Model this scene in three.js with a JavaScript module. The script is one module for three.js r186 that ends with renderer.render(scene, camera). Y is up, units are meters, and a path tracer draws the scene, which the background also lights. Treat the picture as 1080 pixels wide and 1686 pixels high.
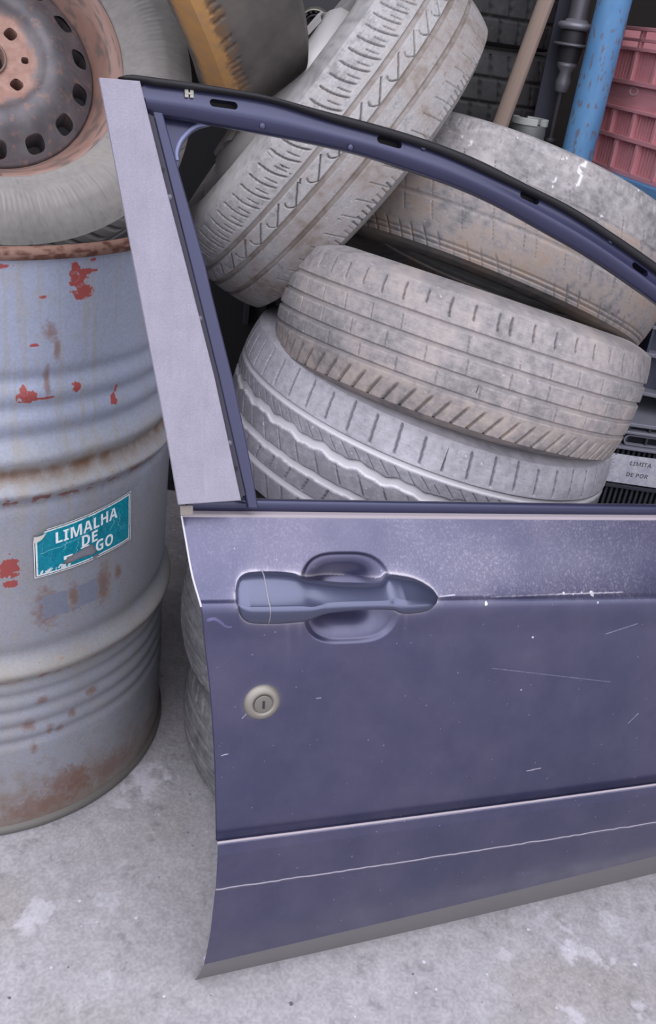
import * as THREE from 'three';
import { ImprovedNoise } from 'three/addons/math/ImprovedNoise.js';
import { mergeGeometries, mergeVertices, toCreasedNormals } from 'three/addons/utils/BufferGeometryUtils.js';
import { RoundedBoxGeometry } from 'three/addons/geometries/RoundedBoxGeometry.js';
import { Brush, Evaluator, SUBTRACTION } from 'three-bvh-csg';

// ---------------------------------------------------------------- camera, sky, exposure
const scene = new THREE.Scene();
const camera = new THREE.PerspectiveCamera(2 * Math.atan(843 / 1480) * 180 / Math.PI, 1080 / 1686, 0.05, 60);
camera.rotation.order = 'YXZ';
camera.position.set(0, 1.149, 0);
camera.rotation.set(-0.501, 0, 0.142);
scene.add(camera);

const renderer = new THREE.WebGLRenderer();
renderer.toneMapping = THREE.LinearToneMapping;
renderer.toneMappingExposure = 2.1;
renderer.shadowMap.enabled = true;

// overcast sky (brighter towards the zenith, as an overcast sky is), soft clouds
const noise = new ImprovedNoise();
const fbm = (x, y, z, o = 4) => { let s = 0, a = 0.5, f = 1; for (let i = 0; i < o; i++) { s += a * noise.noise(x * f + 7.3 * i, y * f, z * f + 3.1 * i); a *= 0.5; f *= 2.03; } return s; };
const clamp = (x, a = 0, b = 1) => Math.min(b, Math.max(a, x));
const sst = (a, b, x) => { const t = clamp((x - a) / (b - a)); return t * t * (3 - 2 * t); };
{
  const W = 256, H = 128, data = new Float32Array(W * H * 4);
  for (let j = 0; j < H; j++) for (let i = 0; i < W; i++) {
    const el = (j + 0.5) / H * Math.PI - Math.PI / 2, az = i / W * 2 * Math.PI;
    const x = Math.cos(el) * Math.cos(az), y = Math.sin(el), z = Math.cos(el) * Math.sin(az);
    const cl = 1 + 0.35 * fbm(x * 1.7, y * 2.4, z * 1.7, 4);
    const L = (1 + 2 * Math.max(0, y)) / 3 * 1.55 * cl * (y < -0.02 ? 0.3 : 1);
    data.set([L * 0.96, L * 0.965, L * 1.06, 1], (j * W + i) * 4);
  }
  const sky = new THREE.DataTexture(data, W, H, THREE.RGBAFormat, THREE.FloatType);
  sky.mapping = THREE.EquirectangularReflectionMapping; sky.magFilter = THREE.LinearFilter; sky.minFilter = THREE.LinearFilter; sky.needsUpdate = true;
  scene.background = sky; scene.environment = sky;
}

// ---------------------------------------------------------------- helpers
let seed = 20240611;
const rnd = () => { seed = (seed + 0x6D2B79F5) | 0; let t = Math.imul(seed ^ (seed >>> 15), 1 | seed); t = (t + Math.imul(t ^ (t >>> 7), 61 | t)) ^ t; return ((t ^ (t >>> 14)) >>> 0) / 4294967296; };
const lin = (r, g, b) => new THREE.Color().setRGB(r, g, b);
const mat = (c, rough = 0.8, o = {}) => new THREE.MeshStandardMaterial({ color: Array.isArray(c) ? lin(...c) : c, roughness: rough, ...o });
const V = (x, y, z) => new THREE.Vector3(x, y, z);
function shadows(o) { o.traverse((m) => { if (m.isMesh) { m.castShadow = true; m.receiveShadow = true; } }); return o; }
function part(name, geo, material, parent, label) { const m = new THREE.Mesh(geo, material); m.name = name; m.castShadow = m.receiveShadow = true; if (label) m.userData.label = label; if (parent) parent.add(m); return m; }
function thing(name, label, category, pos = [0, 0, 0], group) { const g = new THREE.Group(); g.name = name; g.position.set(...pos); g.userData = { label, category }; if (group) g.userData.group = group; scene.add(g); return g; }
function structure(name, geo, material, label) { const m = part(name, geo, material, scene); m.userData = { kind: 'structure', label }; return m; }
const box = (w, h, d, x = 0, y = 0, z = 0) => { const g = new THREE.BoxGeometry(w, h, d); g.translate(x, y, z); return g; };
const rbox = (w, h, d, x = 0, y = 0, z = 0, r = 0.003) => { const g = new RoundedBoxGeometry(w, h, d, 2, r); g.translate(x, y, z); return g; };
const merge = (list) => mergeGeometries(list.map((g) => { const q = g.index ? g.toNonIndexed() : g.clone(); for (const k of Object.keys(q.attributes)) if (!['position', 'normal', 'uv'].includes(k)) q.deleteAttribute(k); return q; }));
// grid surface: f(i/nu, j/nv) -> [x, y, z]; optional colour function
function grid(nu, nv, f, { color, flip } = {}) {
  const pos = [], col = [], uv = [], idx = [];
  for (let j = 0; j <= nv; j++) for (let i = 0; i <= nu; i++) {
    const p = f(i / nu, j / nv, i, j); pos.push(p[0], p[1], p[2]); uv.push(p[3] ?? i / nu, p[4] ?? j / nv);
    if (color) col.push(...color(i / nu, j / nv, p));
  }
  for (let j = 0; j < nv; j++) for (let i = 0; i < nu; i++) {
    const a = j * (nu + 1) + i, b = a + 1, c = a + nu + 1, d = c + 1;
    if (flip) idx.push(a, c, b, b, c, d); else idx.push(a, b, c, b, d, c);
  }
  const g = new THREE.BufferGeometry();
  g.setAttribute('position', new THREE.Float32BufferAttribute(pos, 3)); g.setAttribute('uv', new THREE.Float32BufferAttribute(uv, 2));
  if (color) g.setAttribute('color', new THREE.Float32BufferAttribute(col, 3));
  g.setIndex(idx); g.computeVertexNormals(); return g;
}
function tex(W, H, f, srgb = true) {
  const d = new Uint8Array(W * H * 4);
  for (let j = 0; j < H; j++) for (let i = 0; i < W; i++) { const c = f(i / W, j / H, i, j); const k = (j * W + i) * 4; d[k] = clamp(c[0]) * 255; d[k + 1] = clamp(c[1]) * 255; d[k + 2] = clamp(c[2]) * 255; d[k + 3] = 255; }
  const t = new THREE.DataTexture(d, W, H); t.magFilter = THREE.LinearFilter; t.minFilter = THREE.LinearMipmapLinearFilter; t.generateMipmaps = true; t.wrapS = t.wrapT = THREE.RepeatWrapping;
  if (srgb) t.colorSpace = THREE.SRGBColorSpace; t.needsUpdate = true; return t;
}
const mix3 = (a, b, t) => [a[0] + (b[0] - a[0]) * t, a[1] + (b[1] - a[1]) * t, a[2] + (b[2] - a[2]) * t];
const rgb = (r, g, b) => [r / 255, g / 255, b / 255];
// value noise tables for fast textures
const VN = (() => { const N = 256, t = new Float32Array(N * N); for (let i = 0; i < N * N; i++) t[i] = rnd(); return (x, y) => { const xi = Math.floor(x), yi = Math.floor(y), fx = x - xi, fy = y - yi, sx = fx * fx * (3 - 2 * fx), sy = fy * fy * (3 - 2 * fy); const q = (a, b) => t[(b & 255) * 256 + (a & 255)]; return (q(xi, yi) * (1 - sx) + q(xi + 1, yi) * sx) * (1 - sy) + (q(xi, yi + 1) * (1 - sx) + q(xi + 1, yi + 1) * sx) * sy; }; })();
const vf = (x, y, o = 4) => { let s = 0, a = 0.5, n = 0; for (let i = 0; i < o; i++) { s += a * VN(x + i * 17.7, y + i * 31.3); n += a; a *= 0.55; x *= 2; y *= 2; } return s / n; };

// ---------------------------------------------------------------- setting
{
  // concrete floor: the texture tile covers 2.4 m once around the scene
  const S = 2.4, X0 = -1.2, Z0 = -2.0;
  const spots = [[-0.24, -1.09, 0.036, 1.2], [-0.225, -1.075, 0.022, 1], [-0.25, -0.846, 0.022, 0.7], [-0.324, -0.812, 0.02, 0.9], [-0.33, -0.785, 0.013, 0.7], [-0.207, -0.735, 0.015, 0.7], [0.459, -0.883, 0.03, 0.9], [0.506, -0.871, 0.022, 0.9], [0.44, -0.87, 0.02, 0.7], [0.343, -0.855, 0.01, 0.8], [0.534, -0.801, 0.016, 1], [0.423, -0.776, 0.014, 1], [-0.261, -1.035, 0.012, 1], [0.52, -0.93, 0.02, 0.6], [0.4, -0.93, 0.016, 0.6]];
  const dots = []; for (let i = 0; i < 1100; i++) dots.push([rnd() * S, rnd() * S, 0.0008 + rnd() * rnd() * 0.003, rnd() < 0.7]);
  const cell = new Map(); for (const d of dots) { const k = Math.floor(d[0] * 20) + ',' + Math.floor(d[1] * 20); (cell.get(k) || cell.set(k, []).get(k)).push(d); }
  const N = 2048;
  const map = tex(N, N, (u, v) => {
    const x = u * S, z = v * S, wx = X0 + x, wz = Z0 + z;
    const big = vf(x * 2.2, z * 2.2, 4), fine = vf(x * 60, z * 60, 3), mid = vf(x * 14 + 40, z * 14, 4), pit = VN(x * 330, z * 330);
    let g = 0.73 + (big - 0.5) * 0.08 + (mid - 0.5) * 0.07 + (fine - 0.5) * 0.10 + (pit - 0.5) * 0.10;
    if (fine < 0.24) g -= 0.04;
    let c = [g, g * 0.985, g * 0.995];
    const st = sst(0.55, 0.75, vf(x * 5 + 90, z * 5 + 11, 3)); c = mix3(c, [c[0] * 0.95, c[1] * 0.94, c[2] * 0.92], st);
    for (const s of spots) { const dx = wx - s[0], dz = wz - s[1], r = Math.hypot(dx, dz) / s[2]; if (r > 1.7) continue; const e = vf(wx * 48 + 5, wz * 48, 5), gr = vf(wx * 260, wz * 260, 2); const m = sst(0.0, 0.34, 0.62 - r * 0.5 + (e - 0.55) * 2.2) * (0.35 + 0.8 * gr) * s[3]; c = mix3(c, [0.93, 0.92, 0.95], clamp(m * 0.62)); }
    const ds = cell.get(Math.floor(x * 20) + ',' + Math.floor(z * 20)); if (ds) for (const d of ds) if (Math.hypot(x - d[0], z - d[1]) < d[2]) c = d[3] ? [0.9, 0.9, 0.92] : [0.42, 0.42, 0.44];
    return c;
  });
  const bump = tex(1024, 1024, (u, v) => { const b = 0.5 + (vf(u * S * 60, v * S * 60, 3) - 0.5) * 0.7 + (VN(u * S * 200, v * S * 200) - 0.5) * 0.3; return [b, b, b]; }, false);
  const g = new THREE.BoxGeometry(24, 0.2, 24); const p = g.attributes.position, uv = g.attributes.uv;
  g.translate(0, -0.1, -1);
  for (let i = 0; i < p.count; i++) uv.setXY(i, (p.getX(i) - X0) / S, (p.getZ(i) - Z0) / S);
  structure('floor', g, mat([0.70, 0.69, 0.71], 0.82, { map, bumpMap: bump, bumpScale: 0.0012 }), 'bare grey concrete floor with white paint specks');
  const wallMap = tex(512, 512, (u, v) => { const n = vf(u * 12, v * 12, 5); return mix3(rgb(58, 52, 50), rgb(84, 78, 76), n); });
  const wm = mat([0.6, 0.58, 0.58], 0.95, { map: wallMap });  // one dark brownish tone for all the walls
  structure('wall_back', box(9, 3.4, 0.2, 0, 1.7, -3.1), wm, 'dark workshop wall behind the pile');
  structure('wall_right', box(0.2, 3.4, 3.0, 2.6, 1.7, -2.0), wm, 'dark side wall of the lean-to');
  structure('wall_left', box(0.2, 3.4, 3.0, -2.9, 1.7, -2.0), wm, 'dark side wall of the lean-to');
  structure('added_roof', box(9, 0.06, 2.0, 0, 2.75, -2.3), mat([0.22, 0.21, 0.21], 0.8), 'added unseen lean-to roof that cuts overhead sky light on the scrap pile');  // unseen roof, added to keep overhead sky light off the heap
}

// ---------------------------------------------------------------- tyres
const rubberMat = new THREE.MeshStandardMaterial({ vertexColors: true, roughness: 0.82 });
const TWO = Math.PI * 2;
// wrap distance to a repeating line
const rep = (x, p) => { const t = x / p; return (t - Math.round(t)) * p; };
const line = (x, w) => 1 - sst(w * 0.55, w * 1.15, Math.abs(x));
// flat-bottomed groove with steep walls, and a knife-cut sipe (negative depth: no dust lies in it)
const groove = (x, w) => 1 - sst(w * 0.8, w * 1.12, Math.abs(x));
const deeper = (...d) => d.reduce((a, b) => (Math.abs(b) > Math.abs(a) ? b : a), 0);
function tyreGeometry({ R, W, rim, tw, NT = 720, NA = 96, pattern, color, crown = 0.010, dent = 0, NS = 240, ribs = 0 }) {
  const treadR = (a) => R - crown * Math.pow(Math.abs(a) / tw, 2.6);
  const wob = (th) => 1 + dent * Math.sin(2 * th + 0.6);
  const depthOf = (th, a) => (pattern ? pattern(th, a) : 0);
  const tread = grid(NT, NA, (u, v) => {
    const th = u * TWO, a = (v * 2 - 1) * tw, d = depthOf(th, a), r = (treadR(a) - Math.abs(d)) * wob(th);
    return [r * Math.sin(th), a, r * Math.cos(th), u, v];
  }, { color: (u, v) => { const th = u * TWO, a = (v * 2 - 1) * tw; return color(th, a, depthOf(th, a), 'tread'); } });
  const side = (s) => {
    const c = new THREE.CatmullRomCurve3([[tw, R - crown], [tw + (W / 2 - tw) * 0.55, R - crown - 0.016], [W / 2, rim + (R - rim) * 0.52], [W / 2 - 0.004, rim + (R - rim) * 0.28], [W / 2 - 0.018, rim + 0.012], [W / 2 - 0.026, rim], [W / 2 - 0.04, rim + 0.001], [W / 2 - 0.03, rim + 0.03], [W / 2 - 0.013, rim + (R - rim) * 0.5], [tw - 0.012, R - crown - 0.022], [0, R - 0.022]].map((p) => V(p[0], p[1], 0)), false, 'centripetal');
    const nn = 44, P = c.getPoints(nn);
    return grid(NS, nn, (u, v, i, j) => {
      const th = u * TWO, q = P[j]; let r = q.y, a = q.x;
      if (j > 3 && j < 20) { const k = (r - rim) / (R - rim); a += 0.0009 * (line(rep(r, 0.021), 0.0012)) + (ribs && k > 0.30 && k < 0.56 ? 0.0007 * Math.sin(th * ribs) : 0); }
      r *= wob(th); return [r * Math.sin(th), a * s, r * Math.cos(th), u, v];
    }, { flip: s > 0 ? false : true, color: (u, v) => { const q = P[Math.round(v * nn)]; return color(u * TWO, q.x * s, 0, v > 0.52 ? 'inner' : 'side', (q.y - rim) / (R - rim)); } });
  };
  return { tread, left: side(-1), right: side(1) };
}
// rubber with dust: patches of dust and dirt at fixed places, thicker inside the grooves
function dusty({ rubber = [0.075, 0.073, 0.078], dust = [0.30, 0.28, 0.29], brown = [0.20, 0.145, 0.105], brownAmt = 0.25, blot = 1, dustAmt = 0.55, fill = 0.5, sd = 0, brownAt = null, dustAt = null, bed = null, drips = false }) {
  return (th, a, d, zone, k) => {
    const x = Math.sin(th) * 3.1 + sd, y = a * 22, z = Math.cos(th) * 3.1;
    const n = fbm(x * 1.4, y * 0.7, z * 1.4, 4), f = fbm(x * 9, y * 4 + 5, z * 9, 3), fine = fbm(x * 40, y * 16 + 9, z * 40, 2);
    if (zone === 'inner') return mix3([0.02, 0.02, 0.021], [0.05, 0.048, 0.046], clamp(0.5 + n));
    const pit = fbm(x * 17 + 3, y * 7, z * 17, 2), sc = fbm(x * 6, y * 26 + 2, z * 6, 3);
    let t = clamp(dustAmt + (dustAt ? dustAt(a) : 0) + (n * 0.8 + f * 0.75) * blot + fine * 0.36 + sc * 0.32);
    if (pit > 0.31) t *= 0.5; if (pit < -0.40) t = 1.1;
    if (d > 0) t = clamp(t * (1 - fill * sst(0, 0.003, d)) + fill * 1.1 * sst(0, 0.003, d), 0, 1.15); else if (d < -0.0008) t *= 0.12;
    let c = mix3(rubber, dust, t);
    if (bed && d > 0) c = mix3(c, bed, 0.9 * sst(0.0008, 0.003, d));
    if (drips && a > 0.02 && f > 0.05 && fbm(x * 5 + 1, y * 0.6, z * 5, 3) > 0.24) c = [0.72, 0.71, 0.72];
    const b = brownAt ? brownAt(th, a, n, f) : clamp(brownAmt + n * 0.9 + f * 0.5 - 0.1);
    c = mix3(c, brown, clamp(b) * 0.85);
    return c;
  };
}
const Y = V(0, 1, 0);
function placeTyre(g, C, axis, spin = 0) { g.position.set(...C); const q = new THREE.Quaternion().setFromUnitVectors(Y, V(...axis).normalize()); g.quaternion.copy(q.multiply(new THREE.Quaternion().setFromAxisAngle(Y, spin))); }
function makeTyre(name, label, C, axis, o, { spin = 0, group = 'scrap tyres in the heap', category = 'tyre' } = {}) {
  const t = thing(name, label, category, [0, 0, 0], group); const G = tyreGeometry(o);
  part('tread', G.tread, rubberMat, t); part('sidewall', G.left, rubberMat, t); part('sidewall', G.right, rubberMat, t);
  placeTyre(t, C, axis, spin); return t;
}
const arc = (R) => (th) => th * R;   // arc length

// lower of the two flat tyres showing in the window: wide ribs, wavy dusty grooves, shoulder dashes
{
  const R = 0.33, s = arc(R);
  const pattern = (th, a) => {
    const x = s(th); let d = 0;
    const wave = 0.0022 * Math.sin(x * 95) + 0.0012 * Math.sin(x * 210 + 1);
    d = Math.max(d, 0.0042 * groove(a - 0.051, 0.0042), 0.0048 * groove(a - 0.020 + wave, 0.0070), 0.0048 * groove(a + 0.024 + wave * 0.3, 0.0058), 0.005 * groove(a + 0.062, 0.0052));
    const q = Math.round((x + (a - 0.08) * 0.12) / 0.0385), jit = VN(q * 5.3, 2.2);
    if (a > 0.060 && a < 0.106) d = deeper(d, -0.0046 * line(rep(x + (a - 0.08) * 0.12, 0.0385), 0.0018) * sst(0.057 + 0.004 * jit, 0.059 + 0.004 * jit, a) * (1 - sst(0.094 + 0.008 * jit, 0.099 + 0.008 * jit, a)));
    if (a > 0.029 && a < 0.045) d = deeper(d, -0.0022 * line(rep(x + (a - 0.04) * 1.1, 0.021), 0.0009));
    if (a > -0.054 && a < -0.032) d = deeper(d, -0.0042 * line(rep(x - a * 0.25, 0.036), 0.0015));
    if (a > -0.016 && a < 0.010) d = deeper(d, -0.0036 * line(rep(x + a * 0.7, 0.038), 0.0014) * (a < 0.002 ? 1 : 0.4));
    if (a < -0.07) d = deeper(d, -0.005 * line(rep(x + a * 0.3, 0.036), 0.002));
    return d;
  };
  makeTyre('scrap_tyre_casing', 'wide grey tyre with dashed shoulder lying under the brownish flat tyre, seen through the window', [0.131, 0.532, -1.46], [0.205, 0.976, -0.072],
    { R, W: 0.236, rim: 0.205, tw: 0.106, NT: 1350, NA: 160, crown: 0.014, pattern, color: dusty({ rubber: [0.24, 0.232, 0.262], dust: [0.53, 0.51, 0.555], dustAmt: 0.62, blot: 0.7, dustAt: (a) => -0.5 * sst(0.056, 0.046, a), bed: [0.74, 0.72, 0.75], fill: 0.8, brownAmt: -0.3, brown: [0.27, 0.23, 0.19], sd: 3 }) });
}
// middle flat tyre
{
  const R = 0.296, s = arc(R);
  const pattern = (th, a) => {
    const x = s(th); let d = 0;
    for (const g of [0.0395, 0.0105, -0.0175, -0.042]) d = Math.max(d, (0.0036 + 0.0012 * VN(x * 20, g * 99)) * groove(a - g, 0.0029));
    const q = Math.round((x + a * 0.35) / 0.0335), jit = VN(q * 5.3, 4.2);
    if (a > 0.044 && a < 0.08) d = deeper(d, -0.0040 * line(rep(x - Math.pow((a - 0.046) / 0.034, 2) * 0.008 + a * 0.35, 0.0335), 0.0014) * sst(0.045 + 0.012 * jit, 0.048 + 0.012 * jit, a) * (1 - sst(0.071, 0.077, a)));
    if (a > 0.014 && a < 0.036) d = deeper(d, -0.0016 * line(rep(x + a * 0.2, 0.047), 0.0010) * (VN(q * 3.1, 7) > 0.35 ? 1 : 0));
    if (a > -0.038 && a < 0.007) d = deeper(d, -0.0018 * line(rep(x + (a > -0.018 ? 0.02 : 0) + a * 0.15, 0.058), 0.0011));
    if (a < -0.048) d = deeper(d, -0.0058 * line(rep(x - a * 0.55, 0.0255), 0.0022) * (1 - sst(-0.060, -0.050, a)));
    return d;
  };
  makeTyre('scrap_tyre_casing_001', 'brownish worn flat tyre resting on the wide grey tyre, filling the window middle', [0.171, 0.706, -1.421], [0.174, 0.96, -0.219],
    { R, W: 0.19, rim: 0.182, tw: 0.081, NT: 1350, NA: 150, pattern, color: dusty({ rubber: [0.20, 0.187, 0.19], dust: [0.47, 0.435, 0.44], dustAmt: 0.44, fill: 0.35, blot: 0.75, dustAt: (a) => -0.18 * sst(0.02, -0.05, a), sd: 11, brown: [0.42, 0.34, 0.29], brownAt: (th, a, n, f) => (a < -0.045 ? 0.45 + n * 0.8 + f * 0.8 : 0.12 + n * 0.8 + f * 0.5) }) });
}
// upper right flat tyre behind the window rail
{
  const R = 0.3214, s = arc(R);
  const pattern = (th, a) => {
    const x = s(th); let d = 0;
    for (const g of [0.03, -0.03]) d = Math.max(d, 0.002 * groove(a - g, 0.0024) * (0.5 + 0.5 * VN(x * 30, g * 99)));
    if (a < -0.066) d = deeper(d, -0.0034 * line(rep(x + a * 0.6 + 0.006 * VN(x * 40, 2), 0.024), 0.0015) * (1 - sst(-0.080, -0.069, a)) * VN(x * 33, 9), -0.002 * line(a + 0.082, 0.0009), -0.0025 * line(a + 0.089, 0.0009));
    if (a > 0.078 && a < 0.091) d = Math.max(d, 0.0014 * line(rep(x, 0.017), 0.0016));
    if (a > -0.058 && a < 0.05) d = deeper(d, -0.0012 * line(rep(x + a * 0.4, 0.05), 0.001));
    return d;
  };
  makeTyre('scrap_tyre_casing_002', 'muddy topmost flat tyre of the heap with pale upper side, crossed by the window rail', [0.231, 0.841, -1.689], [0.237, 0.927, -0.29],
    { R, W: 0.212, rim: 0.2, tw: 0.096, NT: 900, NA: 110, pattern, crown: 0.013, color: dusty({ rubber: [0.15, 0.14, 0.14], dust: [0.43, 0.405, 0.41], dustAmt: 0.55, fill: 0.1, blot: 1.0, drips: true, sd: 23, brown: [0.31, 0.225, 0.17], brownAt: (th, a, n, f) => (a > 0.03 ? 0.0 + n * 0.3 : a > -0.02 ? 0.35 + n * 1.2 + f * 0.9 : 0.38 + n * 1.5 + f * 0.9) }) });
}
// two tyres under the heap, beside the door edge
for (const [i, y, x, z, l] of [[3, 0.305, 0.085, -1.245, 'grey tyre peeping out left of the door edge, level with the door handle'], [4, 0.1, 0.098, -1.25, 'lowest tyre of the heap, on the floor left of the door edge']]) {
  const R = 0.305, s = arc(R);
  makeTyre('scrap_tyre_casing_00' + i, l, [x, y, z], [0.02, 1, -0.03 + i * 0.005],
    { R, W: 0.195, rim: 0.185, tw: 0.078, NT: 480, NA: 64, pattern: (th, a) => { let d = 0; for (const g of [0.04, 0.01, -0.025, -0.05]) d = Math.max(d, 0.005 * line(a - g, 0.0028)); if (Math.abs(a) > 0.055) d = Math.max(d, 0.004 * line(rep(s(th) + a * 0.6, 0.03), 0.002)); return d; }, color: dusty({ rubber: [0.075, 0.075, 0.08], dust: [0.22, 0.215, 0.225], dustAmt: 0.35, fill: 0.4, brownAmt: -0.2, sd: 31 + i }) });
}
// worn smooth tyre leaning behind, with an ochre worn shoulder
{
  const R = 0.282, s = arc(R);
  const nick = (th, a) => { const x = s(th) + 0.25 * (a + 0.04) + 0.003 * Math.sin(s(th) * 61); const q = Math.round(x / 0.0125); return VN(q * 7.7, 1.5) > 0.3 ? 0.0035 * line(rep(x, 0.0125), 0.0016) * sst(-0.052, -0.047, a) * (1 - sst(-0.040 + 0.008 * VN(q * 3.3, 8.1), -0.034 + 0.008 * VN(q * 3.3, 8.1), a)) : 0; };
  makeTyre('bald_tyre_casing', 'bald dark tyre with an ochre edge, leaning between the two wheels', [-0.341, 1.256, -1.475], [0.778, 0.557, -0.291],
    { R, W: 0.165, rim: 0.17, tw: 0.064, NT: 720, NA: 72, crown: 0.006, pattern: nick, color: (th, a, d, zone, k) => {
      const n = fbm(Math.sin(th) * 4, a * 20, Math.cos(th) * 4, 4), f = fbm(Math.sin(th) * 30, a * 90, Math.cos(th) * 30, 3);
      if (zone === 'inner') return [0.03, 0.03, 0.03];
      const ochre = mix3([0.50, 0.27, 0.09], [0.42, 0.24, 0.11], clamp(0.5 + f * 2)), dark = mix3([0.085, 0.078, 0.074], [0.15, 0.132, 0.118], clamp(0.5 + n * 1.4 + f * 0.4));
      if (zone === 'side') return a < 0 ? mix3(ochre, dark, sst(0.7, 0.55, k + f * 0.1)) : dark;
      const e = sst(-0.046, -0.054, a + 0.012 * f); return mix3(mix3(dark, [0.20, 0.12, 0.065], sst(-0.03, -0.045, a + f * 0.02)), ochre, e);
    } });
}

// ---------------------------------------------------------------- tilted wheel with silver cover
{
  const R = 0.302, s = arc(R);
  const pattern = (th, a) => {
    const x = s(th); let d = 0;
    for (const g of [-0.026, 0.0045, 0.034]) d = Math.max(d, 0.0055 * groove(a - g, 0.0036));
    if (a > -0.078 && a < -0.032) { const k = (a + 0.078) / 0.046; d = deeper(d, -0.0036 * line(rep(x + 0.018 * k * k, 0.0215), 0.0014) * sst(0, 0.1, k) * (1 - sst(0.80, 0.96, k + 0.2 * (VN(Math.round((x + 0.018 * k * k) / 0.0215) * 7.1, 1) - 0.5)))); if (k > 0.4) d = deeper(d, -0.0026 * line(rep(x + 0.011 + 0.014 * k * k, 0.0215), 0.001) * (1 - sst(0.7, 0.9, k)) * sst(0.4, 0.5, k)); }
    if (a > -0.021 && a < 0.0005) { const k = (a + 0.021) / 0.0215; d = deeper(d, -0.0042 * line(rep(x - 0.030 * k, 0.043), 0.0016), -0.0032 * line(rep(x - 0.012 * Math.sin(k * 3) + 0.016, 0.043), 0.0012) * sst(0.25, 0.4, k)); }
    if (a > 0.056) d = deeper(d, -0.0014 * line(rep(x + a * 0.5, 0.03), 0.001));
    if (a > 0.074) d = deeper(d, -0.003 * line(rep(x, 0.0105), 0.0014) * VN(x * 60, 4));
    return d;
  };
  const w = thing('tilted_wheel_assembly', 'dusty wheel tilted steeply across the window with a pale cover on its upper face', 'wheel');
  const G = tyreGeometry({ R, W: 0.196, rim: 0.19, tw: 0.084, NT: 1350, NA: 150, pattern, crown: 0.012, color: dusty({ rubber: [0.19, 0.183, 0.183], dust: [0.54, 0.52, 0.525], dustAmt: 0.66, fill: 0.12, blot: 0.9, bed: [0.40, 0.36, 0.34], sd: 41, brown: [0.20, 0.155, 0.125], brownAt: (th, a, n, f) => (a > 0.0 ? 0.42 : 0.08) + n * 1.5 + f * 0.9 }) });
  const ty = part('tyre', G.tread, rubberMat, w); part('sidewall', G.left, rubberMat, ty); part('sidewall', G.right, rubberMat, ty);
  const silver = mat([0.68, 0.66, 0.65], 0.5, { metalness: 0.25 });
  // barrel of the rim
  const bar = new THREE.LatheGeometry([[0.19, 0.085], [0.196, 0.092], [0.199, 0.09], [0.196, 0.08], [0.186, 0.066], [0.165, 0.03], [0.165, -0.03], [0.186, -0.066], [0.196, -0.08], [0.2, -0.092], [0.196, -0.094], [0.188, -0.086], [0.178, -0.06], [0.16, -0.03], [0.16, 0.03], [0.18, 0.066], [0.19, 0.085]].map((p) => new THREE.Vector2(p[0], p[1])), 72);
  part('rim', bar, silver, w);
  // wheel cover: ring, hub and ten broad spokes
  const ring = new THREE.LatheGeometry([[0.200, -0.094], [0.203, -0.100], [0.198, -0.113], [0.182, -0.122], [0.166, -0.126], [0.164, -0.120], [0.18, -0.114], [0.194, -0.104], [0.198, -0.094]].map((p) => new THREE.Vector2(p[0], p[1])), 72);
  const cover = part('wheel_cover', ring, silver, w, 'pale silver cover');
  cover.scale.set(0.80, 1, 0.80); cover.position.y = 0.012;
  const hub = new THREE.LatheGeometry([[0, -0.138], [0.04, -0.137], [0.062, -0.132], [0.066, -0.124], [0.05, -0.12], [0, -0.118]].map((p) => new THREE.Vector2(p[0], p[1])), 40);
  part('hub', hub, silver, cover);
  for (let i = 0; i < 9; i++) {
    const sp = grid(6, 4, (u, v) => { const r = 0.055 + u * 0.118, hw = 0.019 + 0.012 * Math.abs(u - 0.3); const q = (v - 0.5) * 2; return [q * hw, -0.132 - 0.006 * (1 - q * q) + u * 0.006, r]; });
    sp.rotateY(i / 9 * TWO); part('spoke', sp, silver, cover);
  }
  placeTyre(w, [-0.098, 0.974, -1.609], [0.819, -0.564, -0.105], 0.3);
}

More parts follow.
